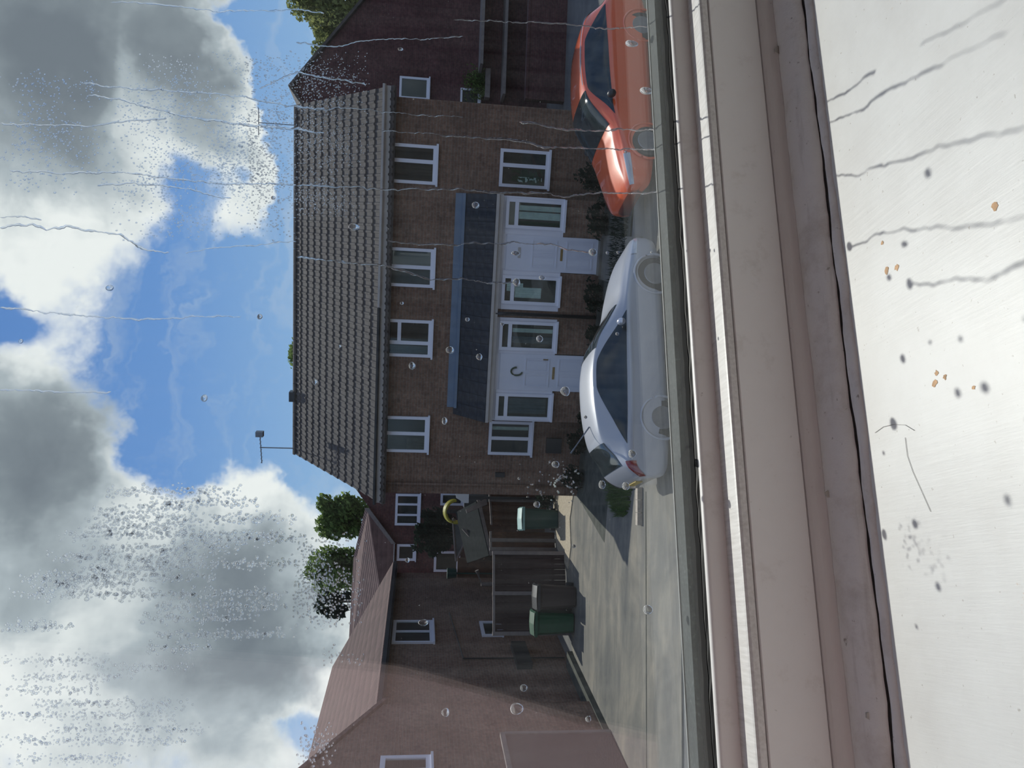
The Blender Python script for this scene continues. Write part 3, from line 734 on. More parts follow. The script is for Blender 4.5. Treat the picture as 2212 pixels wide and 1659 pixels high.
# shrubs along the foot of the wall
for i, (a, of, h, wd) in enumerate([(-6.1, -.6, .55, .38), (-5.15, -.6, .45, .38), (-4.3, -1.35, .4, .35), (-1.35, -1.15, .5, .45), (.5, -1.15, .5, .45), (1.45, -.6, .7, .4), (2.45, -.6, .6, .4), (-2.3, -1.3, .35, .3)]):
    p = HP(a, of)
    lab = ['dark shrub below the ground floor window at the gable end', 'low dark shrub beside the meter box', 'dark shrub under the porch window beside the gable end window', 'dark shrub below the porch window next to the downpipe', 'dark shrub below the end porch window behind the cars', 'tall dark shrub below the single ground floor window', 'dark shrub at the corner by the red brick gable', 'tiny dark shrub at the foot of the downpipe'][i]
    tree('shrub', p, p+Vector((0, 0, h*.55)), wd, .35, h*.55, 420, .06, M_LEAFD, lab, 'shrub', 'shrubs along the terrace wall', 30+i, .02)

# ================================================================== dark red brick gable to the right
hr = empty('red_brick_house', (0, 0, 0), label='dark red brick house with a plain gable, standing beyond the terrace', cat='house')
dp = 28.3
pt = lambda x, y, d=dp: AT(x, y, d)
ap = pt(632, 188); rr0 = pt(800, -12); sl = (rr0.z-ap.z)/(rr0.x-ap.x)
ha = 3.55; hb = 8.0; ze = ap.z+sl*ha; zb_ = ap.z+sl*hb
b = MB().prism([(ap.x-ha, dp, 0), (ap.x+hb, dp, 0), (ap.x+hb, dp, zb_), (ap.x, dp, ap.z), (ap.x-ha, dp, ze)], (0, 8, 0))
fixn(b.build('wall', M_RED2, hr))
b = MB()
for (s, hh) in ((-1, ha), (1, hb)):
    zz = ap.z+sl*(hh+.2)
    b.prism([(ap.x, dp-.15, ap.z+.02), (ap.x+s*(hh+.2), dp-.15, zz+.02), (ap.x+s*(hh+.2), dp-.15, zz+.14), (ap.x, dp-.15, ap.z+.14)], (0, 8.3, 0))
fixn(b.build('roof', M_TILE, hr))
q0, q1 = pt(1035, 140), pt(1083, 210)
MB().box(q0.x-.4, q0.x+4.5, dp-1.1, dp, q0.z-.07, q0.z+.03).build('flat_canopy', M_WOODP, hr)
MB().box(q1.x-.2, q1.x+4.8, dp-.9, dp, q1.z-.06, q1.z+.04).build('trim_board', M_WOODP, hr)
gw0 = AT(1147, 214, 24.6)
tag(MB().box(gw0.x, gw0.x+7, 24.6, 24.85, 0, 1.2).box(gw0.x, gw0.x+7, 24.56, 24.89, 1.2, 1.27).build('garden_wall', M_RED2), 'low dark red brick garden wall in front of the red gable', 'wall')
wn = pt(893, 190); window(hr, wn.x-.42, wn.x+.38, wn.z-.55, wn.z+.5, dp, (), (), None, None, .08)
wn = pt(1015, 213); window(hr, wn.x-.3, wn.x+.35, wn.z-.35, wn.z+.35, dp, (), (), None, None, .07)
# planter box with leafy plant
pb = pt(1050, 180, dp-.2)
MB().box(pb.x-.55, pb.x+.5, dp-.34, dp, pb.z-.14, pb.z+.04).build('window_box', M_WOODP, hr)
b = MB(); rr = random.Random(9)
for _ in range(900):
    p = Vector((pb.x+rr.gauss(0, .26), dp-.17+rr.gauss(0, .07), pb.z+.06+abs(rr.gauss(0, .28)))); a = Vector((rr.gauss(0, 1), rr.gauss(0, 1), rr.gauss(0, 1))).normalized(); t = a.orthogonal().normalized(); u = a.cross(t)
    b.poly([p-t*.06, p+u*.03, p+t*.06, p-u*.03])
b.build('foliage', M_LEAF, hr)['kind'] = 'stuff'

# ================================================================== far red brick house behind the gap
hf = empty('far_brick_house', (0, 0, 0), label='red brick house with red pantiles seen through the gap beside the terrace', cat='house')
d3 = 33.0
a_ = AT(798, 1097, d3); b_ = AT(852, 1172, d3); lft = AT(852, 1330, d3); rgt = AT(798, 1010, d3)
slp = (a_.z-b_.z)/(a_.x-b_.x)
ax = a_.x+2.6; az_ = a_.z+slp*2.6
b = MB().prism([(lft.x, d3, 0), (ax+4, d3, 0), (ax+4, d3, b_.z), (ax, d3, az_), (b_.x, d3, b_.z), (lft.x, d3, b_.z)], (0, 7, 0))
fixn(b.build('wall', M_RED, hf))
c_ = AT(769, 1205, d3+3.4); c2 = AT(757, 1420, d3+3.4); ed = AT(852, 1420, d3)
b = MB().prism([(a_.x, d3-.12, a_.z+.05), (b_.x, d3-.25, b_.z), (ed.x, d3-.25, b_.z), (c2.x, d3+3.4, c2.z), (c_.x, d3+3.4, c_.z)], (0, .05, .12))
fixn(b.build('roof', M_ROOFRED, hf))
MB().prism([(a_.x, d3-.15, a_.z), (b_.x, d3-.28, b_.z-.06), (b_.x, d3-.28, b_.z+.12), (a_.x, d3-.15, a_.z+.2)], (.0, .12, 0)).build('verge_board', M_WOODP, hf)
def hwin(x0, x1, y0, y1, muls=0):
    p0 = AT(x1, y1, d3); p1 = AT(x0, y0, d3)
    ww = p1.x-p0.x
    return window(hf, p0.x, p1.x, p0.z, p1.z, d3, [p0.x+ww*(k+1)/(muls+1) for k in range(muls)], (), None, None, .10)
hwin(855, 905, 1066, 1135, 2); hwin(858, 896, 1175, 1211, 0); hwin(938, 990, 1190, 1235, 0); hwin(952, 1000, 1064, 1092, 0)

# ================================================================== left brick house along the driveway
hl = empty('driveway_house', (0, 0, 0), label='light brown brick house with red roof standing along the concrete driveway', cat='house')
n0 = Vector((-7.95, 13.6, 0)); f0 = Vector((-7.05, 28.6, 0)); dv = (f0-n0).normalized(); nv = Vector((-dv.y, dv.x, 0))   # nv points away from the driveway
Lw = (f0-n0).length
hl.location = n0; hl.rotation_euler = (0, 0, math.atan2(dv.y, dv.x))
# local: x along the wall (away), y into the house, wall face at y=0
ze2, zr2, rd2 = 5.08, 7.05, 3.6
b = MB().prism([(0, 0, 0), (0, 2*rd2, 0), (0, 2*rd2, ze2), (0, rd2, zr2-.12), (0, 0, ze2)], (Lw, 0, 0))
fixn(b.build('wall', M_BRICK2, hl))
b = MB()
b.prism([(-.3, -.35, ze2-.14), (-.3, rd2, zr2), (-.3, rd2, zr2+.08), (-.3, -.35, ze2-.04)], (Lw+.5, 0, 0))
b.prism([(-.3, 2*rd2+.35, ze2-.14), (-.3, rd2, zr2), (-.3, rd2, zr2+.08), (-.3, 2*rd2+.35, ze2-.04)], (Lw+.5, 0, 0))
# roof colour pattern runs along x here
def _rooft2(T):
    v = OC(T); s = T.new('ShaderNodeSeparateXYZ', {0: v})
    wv = T.math('SINE', T.math('MULTIPLY', s.outputs[0], 36.0)); rw = T.math('FRACT', T.math('MULTIPLY', s.outputs[2], 5.5))
    h = T.math('ADD', T.math('MULTIPLY', wv, .35), rw); n = T.noise(v, 2.0, 6, .65)
    c = T.ramp(n, [(.3, (.09, .056, .050)), (.7, (.155, .096, .084))])
    c = T.mixc(.9, c, T.ramp(T.math('MULTIPLY_ADD', h, .6, .25, clamp=True), [(0, (.45, .45, .45)), (1, (1.35, 1.35, 1.35))]), 'MULTIPLY')
    return pbr(T, c, .9, 0, h, .6, .03, 0, .2)
fixn(b.build('roof', mat('red_tiled_roof', _rooft2), hl))
MB().box(-.3, Lw+.2, -.38, -.30, ze2-.16, ze2-.06).build('gutter', M_BLACKP, hl)
MB().box(-.3, Lw+.2, -.30, 0, ze2-.20, ze2-.15).build('soffit', M_BLACKP, hl)
# front gablet near the road
gx1 = 4.0; gx0 = -2.0; gm = (gx0+gx1)/2; BY = -.42
b = MB().prism([(gx1, BY, 0), (gx1, BY, ze2-.2), (gm, BY, ze2+1.35), (gx0, BY, ze2-.2), (gx0, BY, 0)], (0, -BY+.3, 0)); fixn(b.build('bay_wall', M_BRICK2, hl))
b = MB().prism([(gx1, BY+.02, ze2-.2), (gm, BY+.02, ze2+1.3), (gx0, BY+.02, ze2-.2)], (0, rd2*.75, 0)); fixn(b.build('bay_gable', M_BRICK2, hl))
b = MB()
for (xa, xb) in ((gx1, gm), (gx0, gm)):
    sx = .18 if xa > xb else -.18
    b.prism([(xa+sx, BY-.06, ze2-.28), (xb, BY-.06, ze2+1.38), (xb, BY-.06, ze2+1.48), (xa+sx, BY-.06, ze2-.18)], (0, rd2*.85, 0))
fixn(b.build('bay_roof', MATS['red_tiled_roof'], hl))
hli = Matrix.Rotation(-math.atan2(dv.y, dv.x), 3, 'Z')
def onw(x, y, off=0.0):                      # picture spot -> (x along wall, z)
    d = ray(x, y); q = n0+nv*off; k = (q-EYE).dot(nv)/d.dot(nv); P = EYE+d*k; return (P-q).dot(dv), P.z
def swin(x0, x1, y0, y1, muls=0, yy=0):
    pa = onw(x1, y1, yy); pb_ = onw(x0, y0, yy); w_ = pb_[0]-pa[0]
    # outside is -y in this local frame
    return window(hl, pa[0], pb_[0], pa[1], pb_[1], yy, [pa[0]+w_*(k+1)/(muls+1) for k in range(muls)], (), None, None, .10)
swin(850, 936, 1343, 1391, 1); swin(1035, 1085, 1345, 1376, 0); swin(822, 932, 1638, 1700, 1, -.42)
pa = onw(1250, 1690, -.42); pb_ = onw(1055, 1595, -.42)
MB().box(pa[0], pb_[0], -.48, -.42, .05, 2.3).build('garage_door', plain('grey_garage_door', (.12, .085, .078), .6), hl)
MB().box(pa[0]-.1, pb_[0]+.08, -.51, -.42, 2.3, 2.4).box(pb_[0], pb_[0]+.1, -.51, -.42, 0, 2.3).build('garage_frame', M_WOODP, hl)
pa = onw(1150, 1446); pb_ = onw(1103, 1398); MB().box(pa[0], pb_[0], -.18, 0, pa[1], pb_[1]).build('meter_box', M_BLACKP, hl)
p1, p2, p3 = onw(1012, 1395), onw(1015, 1250), onw(1105, 1400)
cx = onw(1050, 1425)[0]
MB().tube([(cx, -.04, .1), (cx, -.04, ze2-2.2)], .02, 6).build('cable', M_BLACKP, hl)
MB().tube([(cx, -.04, ze2-2.2), (Lw*.72, -.04, ze2-1.95)], .016, 6).build('cable', M_BLACKP, hl)
xd = gx1+.08; MB().tube([(xd, -.08, .1), (xd, -.08, ze2-.3)], .05, 8).build('downpipe', M_BLACKP, hl, True)
xl = onw(868, 1545); MB().box(xl[0]-.12, xl[0]+.12, -.16, 0, xl[1]-.1, xl[1]+.14).build('outside_lamp', M_WHITEP, hl)
MB().box(-2.0, Lw*.45, -.46, -.02, 0, .16).build('wall_footing', M_SOIL, hl)

# ================================================================== fences, bins and garden things in the gap
def fence(name, p0, p1, h, bw, m, mpost, label, posts=(0, 1), rail=True):
    p0 = Vector((p0[0], p0[1], 0)); p1 = Vector((p1[0], p1[1], 0)); L = (p1-p0).length
    e = empty(name, p0, math.atan2(p1.y-p0.y, p1.x-p0.x), label=label, cat='fence')
    n = max(1, int(L/bw)); w_ = L/n; b0 = None
    for i in range(n):
        if b0 is None: b0 = MB().box(.004, w_-.004, -.012, .012, .03, h).build('fence_board', m, e); o = b0
        else: o = share(b0, 'fence_board', e)
        o.location = (w_*i, (i % 2)*.012, 0)
    for t in posts: MB().box(L*t-.05, L*t+.05, -.08, .03, 0, h+.06).build('fence_post', mpost, e)
    if rail:
        MB().box(0, L, -.05, .03, h-.01, h+.05).build('fence_cap', mpost, e)
        for z in (.35, h-.35): MB().box(0, L, .015, .06, z, z+.08).build('fence_rail', m, e)
    return e
q0, q1 = G(1222, 1196), G(1228, 1372)
fence('timber_fence', q1, q0, 2.05, .14, M_WOODD, M_WOODP, 'dark timber board fence joining the driveway house', (0.02, .5, 1))
q2 = G(1201, 1188); q3 = G(1199, 1150); q4 = G(1190, 1062)
fence('timber_fence', q2, q3, 1.98, .12, M_WOOD, M_WOODP, 'narrow brown board fence panel beside the teal bin', (0, .5))
fence('timber_fence', (q3.x+.02, q3.y+1.1), (q4.x+.2, q4.y+1.6), 1.85, .13, M_WOOD, M_WOODP, 'brown board fence behind the teal bin', (0.5, 1))
def bin_(p, rz, w, d, h, m, mlid, label, lidang=.0):
    e = empty('wheelie_bin', (p.x, p.y, 0), rz, label=label, cat='bin', group='wheelie bins by the fences')
    b = MB(); i = len(b.v)
    rows = []
    for (z, s) in ((.06, .84), (h*.5, .93), (h-.1, 1.0), (h-.06, 1.06), (h, 1.06)):
        a, c = w/2*s, d/2*s; k = .06
        rows.append([(-a+k, -c, z), (a-k, -c, z), (a, -c+k, z), (a, c-k, z), (a-k, c, z), (-a+k, c, z), (-a, c-k, z), (-a, -c+k, z), (-a+k, -c, z)])
    b.grid(rows); b.poly(rows[0][:8]); fixn(b.build('body', m, e))
    lb = MB(); lr = []
    for t in range(7):
        y = -d*.57+d*1.14*t/6; z = h+.015+.07*math.sin(math.pi*t/6)
        lr.append([(-w*.56, y, z-.02), (-w*.5, y, z+.03), (0, y, z+.045), (w*.5, y, z+.03), (w*.56, y, z-.02)])
    lb.grid(lr); lb.box(-w*.56, w*.56, -d*.6, -d*.55, h-.04, h+.03); lb.build('lid', mlid, e)
    MB().tube([(-w*.4, d*.62, h+.01), (w*.4, d*.62, h+.01)], .018, 8).build('handle', m, e)
    for sx in (-1, 1):
        MB().tube([(sx*w*.42, d*.45, .11), (sx*w*.54, d*.45, .11)], .11, 14).build('wheel', M_TYRE, e)
    return e
bin_(G(1206, 1122), .2, .62, .70, 1.12, M_TEAL, M_TEALLID, 'teal wheelie bin with a pale lid by the brown fence')
bin_(G(1240, 1343), .1, .58, .60, 1.08, M_GREENP, M_GREENP, 'bright green wheelie bin in front of the dark fence')
bin_(G(1244, 1288), .15, .6, .6, 1.05, plain('dark_brown_plastic', (.028, .014, .012), .6), M_BLACKP, 'dark brown wheelie bin beside the bright green one')
# shed with pale roof timbers
s0 = AT(1062, 1200, 25.0); s1 = AT(1034, 1086, 25.6)
shed = empty('garden_shed', (s0.x, s0.y+.2, 0), math.atan2(s1.y-s0.y, s1.x-s0.x), label='brown garden shed with pale roof timbers and clear sheet roof', cat='shed')
Ls = math.hypot(s1.x-s0.x, s1.y-s0.y); za, zb = s0.z, s1.z
n = 14; sb0 = None
for i in range(n):
    MB().box(Ls*i/n+.004, Ls*(i+1)/n-.004, 0, .03, 0, za+(zb-za)*i/n-.02).build('shed_board', M_WOOD, shed)
MB().prism([(-.05, -.08, za-.06), (Ls+.05, -.08, zb-.06), (Ls+.05, -.08, zb+.05), (-.05, -.08, za+.05)], (0, .08, 0)).build('roof_timber', M_WOODP, shed)
MB().prism([(.55, 1.2, za+.35), (Ls-.7, 1.2, zb+.35), (Ls-.7, 1.2, zb+.46), (.55, 1.2, za+.46)], (0, .08, 0)).build('roof_timber', M_WOODP, shed)
MB().prism([(-.05, -.05, za+.05), (Ls, -.05, zb+.05), (Ls, 1.9, zb+.62), (-.05, 1.9, za+.62)], (0, 0, .03)).build('roof_sheet', M_FELT, shed)
MB().prism([(Ls-.1, -.1, zb-.3), (Ls+.1, -.1, zb-.25), (Ls-.28, -.1, zb+.42), (Ls-.4, -.1, zb+.38)], (0, .07, 0)).build('roof_timber', M_WOODP, shed)
MB().box(0.02, .06, .03, 1.9, 0, za+.1).box(Ls-.05, Ls, .03, 1.9, 0, zb+.1).box(0, Ls, 1.86, 1.9, 0, za+.5).build('shed_wall', M_WOOD, shed)
# greenhouse frame on the left
gf0 = AT(985, 1212, 28.4); gf1 = AT(1012, 1155, 28.4); gf2 = AT(978, 1120, 28.4)
gh = empty('greenhouse', (gf0.x, 28.4, 0), label='small greenhouse with grey sheet gable behind the shed', cat='greenhouse')
rel = lambda p: Vector((p.x-gf0.x, 0, p.z))
pa_, pb2, pc = rel(gf0), rel(gf1), rel(gf2)
MB().prism([pa_, pb2, pc], (0, .06, 0)).build('gable_sheet', M_POLY, gh)
MB().tube([pa_, pb2], .05, 6).tube([pb2, pc], .05, 6).tube([pa_, pc], .04, 6).build('gable_frame', M_WOODP, gh)
MB().box(pa_.x, pc.x, 0, 1.6, 0, min(pa_.z, pb2.z)-.02).build('greenhouse_base', M_WOOD, gh)
# brown lean-to panel with pale branch, white vent box, hose, bits
pw = AT(1000, 1236, 27.5); pz = AT(1062, 1240, 27)
tag(MB().box(pw.x-.2, pw.x+.5, 27.5, 27.56, 0, pw.z+.2).build('timber_screen', M_WOOD), 'rust brown timber screen beside the driveway house', 'screen')
br = [AT(1030, 1232, 26.8), AT(1035, 1245, 26.8), AT(1040, 1262, 26.8)]
MB()
bl = empty('wooden_post', (br[2].x, 26.8, 0), label='pale leaning wooden post in front of the rust brown screen', cat='post')
MB().tube([(0, 0, 0), (0, 0, br[2].z), (br[0].x-br[2].x, 0, br[0].z)], .07, 7).build('post_body', M_WOODP, bl)
wv = AT(996, 1074, 25.3)
wb_ = empty('white_sign_board', (0, 0, 0), label='bright white board on a dark post at the end of the terrace', cat='board')
MB().box(wv.x-.04, wv.x+.04, 25.26, 25.32, 0, wv.z-.2).build('post', M_BLACKP, wb_)
MB().prism([(wv.x-.18, 25.25, wv.z-.25), (wv.x+.20, 25.25, wv.z-.25), (wv.x+.22, 25.25, wv.z+.20), (wv.x-.02, 25.25, wv.z+.16), (wv.x-.18, 25.25, wv.z-.1)], (0, .06, 0)).build('board', M_WHITEP, wb_)
pg = AT(1035, 1090, 28.2)
tag(MB().box(pg.x-.4, pg.x+.5, 28.2, 28.3, 0, pg.z+.55).build('pale_panel', M_POLY), 'pale grey panel behind the shed next to the white board', 'board')
hc = AT(985, 1105, 27.9); pts = [(hc.x+.40*math.cos(q), 27.9, hc.z+.36*math.sin(q)) for q in [2*math.pi*k/28 for k in range(29)]]
hs = empty('hose_reel', (hc.x, 27.9, 0), label='coil of bright yellow hose hung on a dark post', cat='hose')
for k in range(4): MB().tube([(p[0]-hc.x+.0, .04*k-.05, p[2]+.02*k) for p in pts[:19]], .05, 8, False).build('hose_loop', M_YELLOW, hs, True)
MB().box(-.06, .06, -.02, .06, 0, hc.z+.2).box(-.06, .06, -.10, .12, hc.z+.22, hc.z+.34).build('post', M_BLACKP, hs)
oc = AT(1018, 1119, 27.6)
toy = empty('orange_pot', (oc.x, 27.6, 0), label='tiny orange pot on a thin stake among the shed timbers', cat='pot')
MB().tube([(0, 0, 0), (0, 0, oc.z-.08)], .02, 6).build('stake', M_TEAL, toy); MB().tube([(0, 0, oc.z-.09), (0, 0, oc.z+.09)], [.06, .09], 12).build('pot', M_ORANGE, toy)
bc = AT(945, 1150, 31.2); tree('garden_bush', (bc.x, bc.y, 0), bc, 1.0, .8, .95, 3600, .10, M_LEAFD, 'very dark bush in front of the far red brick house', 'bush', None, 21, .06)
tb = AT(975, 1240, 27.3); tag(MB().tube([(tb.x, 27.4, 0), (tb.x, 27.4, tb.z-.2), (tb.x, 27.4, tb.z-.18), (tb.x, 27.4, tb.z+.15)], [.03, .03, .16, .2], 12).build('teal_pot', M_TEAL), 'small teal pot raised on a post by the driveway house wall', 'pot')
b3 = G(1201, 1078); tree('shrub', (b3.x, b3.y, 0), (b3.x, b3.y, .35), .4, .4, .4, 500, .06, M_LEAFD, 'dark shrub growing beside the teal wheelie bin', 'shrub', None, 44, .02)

# ================================================================== cars
def catmull(p, t):
    n = len(p)-1; i = min(int(t), n-1); f = t-i
    a, b, c, d = p[max(i-1, 0)], p[i], p[i+1], p[min(i+2, n)]
    return tuple(.5*((2*b[k])+(-a[k]+c[k])*f+(2*a[k]-5*b[k]+4*c[k]-d[k])*f*f+(-a[k]+3*b[k]-3*c[k]+d[k])*f*f*f) for k in range(len(b)))
class Car:
    # stations: x from nose, z0 bottom, zs shoulder, zt top, w half width, ws half width at shoulder, wt half width of top edge, zr height of top edge
    def __init__(s, st): s.st = st
    def pt(s, u, t):
        x, z0, zs, zt, w, ws, wt, zr = catmull(s.st, u)
        sec = [(w*.90, z0), (w*.985, z0+.10), (w, z0+(zs-z0)*.45), (w*.99, z0+(zs-z0)*.80), (ws, zs), ((ws+wt)/2+.012, (zs+zr)/2), (wt, zr), (wt*.86, zr+(zt-zr)*.62), (wt*.5, zr+(zt-zr)*.93), (0, zt)]
        y, z = catmull(sec, t); return Vector((x, y, z))
    def surf(s, u0, u1, t0, t1, nu, nt, off=0.0, sgn=1, tf=None):
        rows = []
        for i in range(nu+1):
            u = u0+(u1-u0)*i/nu; ta, tb = (t0, t1) if tf is None else tf(u)
            r = []
            for j in range(nt+1):
                t = ta+(tb-ta)*j/nt; p = s.pt(u, t)
                if off:
                    du = s.pt(min(u+.02, len(s.st)-1.0), t)-s.pt(max(u-.02, 0), t); dt = s.pt(u, min(t+.02, 9))-s.pt(u, max(t-.02, 0))
                    nn = dt.cross(du)
                    if nn.length > 1e-9:
                        nn.normalize()
                        if nn.y < -.001 and p.y > .05: nn = -nn
                        if p.y <= .05 and nn.z < 0: nn = -nn
                        p = p+nn*off
                r.append((p.x, p.y*sgn, p.z))
            rows.append(r)
        return rows
def build_car(name, st, paint, loc, rz, label, side_tf, u_side, ws_u, rw_u, wheels, extras):
    e = empty(name, loc, rz, label=label, cat='car', group='cars parked along the road')
    c = Car(st); L = st[-1][0]; N = len(st)-1
    b = MB()
    for sg in (1, -1): b.grid(c.surf(0, N, 0, 9, N*6, 36, 0, sg))
    # close nose, tail and floor
    body = b.build('body', paint, e, True)
    import bmesh
    bm = bmesh.new(); bm.from_mesh(body.data); bmesh.ops.remove_doubles(bm, verts=bm.verts[:], dist=.002); bmesh.ops.holes_fill(bm, edges=bm.edges[:], sides=0); bmesh.ops.recalc_face_normals(bm, faces=bm.faces[:]); bm.to_mesh(body.data); bm.free()
    body.data.polygons.foreach_set('use_smooth', [True]*len(body.data.polygons))
    for sg in (1, -1):
        MB().grid(c.surf(u_side[0], u_side[1], 0, 0, 44, 8, .008, sg, side_tf)).build('side_window', M_CARGLASS, e, True)
    def both(u0, u1, t0, t1, nm, m, nu=14, nt=12, off=.007):
        bb = MB()
        for sg in (1, -1): bb.grid(c.surf(u0, u1, t0, t1, nu, nt, off, sg))
        return bb.build(nm, m, e, True)
    both(ws_u[0], ws_u[1], 6.25, 9, 'windscreen', M_CARGLASS); both(rw_u[0], rw_u[1], 6.3, 9, 'rear_window', M_CARGLASS)
    for (x, y) in wheels:
        for sg in (1, -1):
            w_ = MB().tube([(x, sg*(y-.2), .31), (x, sg*(y-.03), .31), (x, sg*y, .31)], [.31, .31, .285], 28).build('wheel', M_TYRE, e, True)
            r_ = MB().tube([(x, sg*(y-.01), .31), (x, sg*(y+.008), .31)], [.21, .19], 24)
            r_.build('rim', M_RIM, w_, False)
            pts = [(x+.365*math.cos(q), sg*(y-.005), .31+.365*math.sin(q)) for q in [math.pi*k/20 for k in range(-2, 23)]]
            MB().tube(pts, .024, 6).build('arch_lip', paint, e, True)
    extras(e, c, both, L)
    return e
#       x    z0   zs   zt   w    ws   wt   zr
SIL = [(0.00, .34, .50, .56, .50, .46, .40, .54), (.10, .24, .59, .66, .68, .64, .55, .645), (.45, .20, .68, .79, .82, .78, .64, .760), (.90, .19, .765, .895, .86, .83, .68, .865),
       (1.30, .19, .815, .975, .875, .85, .72, .935), (1.62, .19, .835, 1.14, .88, .855, .66, 1.08), (2.00, .19, .845, 1.335, .88, .855, .60, 1.27), (2.45, .19, .855, 1.425, .88, .855, .575, 1.355),
       (2.95, .19, .865, 1.43, .88, .85, .565, 1.36), (3.40, .19, .88, 1.385, .875, .845, .555, 1.315), (3.76, .20, .90, 1.30, .87, .835, .54, 1.235), (4.02, .22, .90, 1.10, .86, .82, .60, 1.06), (4.22, .24, .88, .965, .84, .79, .66, .945), (4.36, .30, .70, .76, .78, .72, .60, .75), (4.40, .42, .55, .58, .66, .6, .5, .57)]
RED = [(0.00, .34, .52, .58, .50, .46, .40, .56), (.10, .24, .62, .69, .70, .66, .56, .67), (.45, .20, .71, .83, .83, .79, .64, .775), (.85, .19, .79, .93, .87, .84, .70, .875),
       (1.15, .19, .85, 1.00, .88, .855, .74, .95), (1.50, .19, .92, 1.20, .885, .86, .66, 1.13), (1.88, .19, .94, 1.40, .885, .86, .60, 1.33), (2.35, .19, .96, 1.475, .885, .86, .58, 1.40),
       (2.90, .19, .97, 1.48, .885, .855, .57, 1.405), (3.40, .19, .985, 1.44, .88, .845, .56, 1.365), (3.76, .20, .99, 1.34, .865, .82, .54, 1.27), (3.95, .22, .97, 1.12, .84, .79, .56, 1.08), (4.08, .24, .92, .97, .80, .74, .60, .95), (4.16, .30, .72, .76, .70, .64, .52, .75), (4.19, .42, .55, .58, .55, .5, .4, .57)]
def tf_sil(u):
    a, b_ = 4.75, 10.35; f = max(0, min(1, (u-a)/(b_-a)))
    top = 4.12+1.78*min(1, (f*2.6)**.75 if f < .38 else 1)*min(1, ((1-f)*2.2)**.9 if f > .55 else 1)
    return (4.10, max(4.14, min(5.88, top)))
def tf_red(u):
    a, b_ = 4.6, 10.3; f = max(0, min(1, (u-a)/(b_-a)))
    top = 4.12+1.78*min(1, (f*3.2)**.8 if f < .32 else 1)*min(1, ((1-f)*3.0)**.8 if f > .66 else 1)
    return (4.10, max(4.14, min(5.88, top)))
def ex_sil(e, c, both, L):
    for sg in (1, -1):
        o = MB().grid(c.surf(11.6, 13.2, 3.1, 4.7, 8, 8, .012, sg)).build('tail_lamp', M_REDLAMP, e, True)
        MB().grid(c.surf(.75, 2.0, 3.2, 4.5, 8, 6, .010, sg)).build('headlamp', M_CLEARLAMP, e, True)
        mm = MB(); rows = []
        for i in range(9):
            q = math.pi*i/8; r = math.sin(q)
            rows.append([(1.78-.10*math.cos(q)*.6+.02, sg*(.98+.10*r*math.cos(k*math.pi/5)), .985+.075*r*math.sin(k*math.pi/5)) for k in range(11)])
        mm.grid(rows).build('door_mirror', M_CHROME, e, True)
        MB().grid(c.surf(4.75, 12.2, 3.45, 3.62, 30, 2, .010, sg)).build('side_moulding', M_SILVER, e, True)
    MB().tube([(3.45, .12, 1.385), (3.78, .12, 1.62), (3.92, .12, 1.72)], [.014, .011, .018], 6).build('roof_aerial', M_METAL, e)
    MB().box(4.375, 4.41, -.26, .26, .52, .64).build('number_plate', M_PLATE, e)
def ex_red(e, c, both, L):
    for sg in (1, -1):
        MB().grid(c.surf(11.6, 13.2, 3.1, 4.7, 8, 8, .012, sg)).build('tail_lamp', M_REDLAMP, e, True)
        MB().grid(c.surf(.75, 2.3, 3.2, 4.6, 8, 6, .010, sg)).build('headlamp', M_CLEARLAMP, e, True)
        mm = MB(); rows = []
        for i in range(9):
            q = math.pi*i/8; r = math.sin(q)
            rows.append([(1.66-.10*math.cos(q)*.6+.02, sg*(.99+.11*r*math.cos(k*math.pi/5)), 1.0+.085*r*math.sin(k*math.pi/5)) for k in range(11)])
        mm.grid(rows).build('door_mirror', M_BLACKP, e, True)
        MB().grid(c.surf(6.6, 10.6, 6.5, 6.85, 20, 3, .02, sg)).build('roof_rail', M_METAL, e, True)
CT = WT
cs = Vector((.55, 13.62, 0)) + CT*2.12       # nose of the silver car; its local x runs nose to tail
build_car('hatchback_car', SIL, M_SILVER, cs, WA+math.pi, 'silver hatchback with a short roof aerial parked along the road', tf_sil, (4.75, 10.35), (4.25, 6.35), (10.15, 11.9), ((.84, .875), (3.42, .87)), ex_sil)
cr = Vector((.55, 13.62, 0)) + CT*3.10
build_car('hatchback_car', RED, M_ORANGECAR, cr, WA, 'orange red car with a glossy bonnet parked nose to nose with the silver one', tf_red, (4.6, 10.3), (4.2, 6.3), (10.15, 11.9), ((.82, .88), (3.36, .875)), ex_red)

# ================================================================== rain on the outside of the glass
OUT = .0275
def onglass(x, y):
    d = ray(x, y); k = (DG+OUT)/d.dot(WN); P = EYE+d*k-WORG
    return P.dot(WT), P.z
PXM = .5/FPX*1.04                            # metres on the glass per picture pixel
def dome(b, s, z, r, h, asp=1.0, n=10, m=4, jig=None):
    """flattened dome of water, flat side on the glass (y = OUT), bulging outwards"""
    i0 = len(b.v); y0 = OUT+.00015
    for k in range(m):
        rr_ = 1-k/m; yy = h*(1-rr_*rr_)
        for j in range(n):
            a = 2*math.pi*j/n; g = 1+(jig[j] if jig else 0)
            b.v.append((s+r*rr_*math.cos(a)*g, y0+yy, z+r*asp*rr_*math.sin(a)*g))
    b.v.append((s, y0+h, z)); top = len(b.v)-1
    for k in range(m-1):
        for j in range(n): b.f.append((i0+k*n+j, i0+(k+1)*n+j, i0+(k+1)*n+(j+1) % n, i0+k*n+(j+1) % n))
    for j in range(n): b.f.append((i0+(m-1)*n+j, top, i0+(m-1)*n+(j+1) % n))
    b.f.append(tuple(i0+j for j in range(n)))
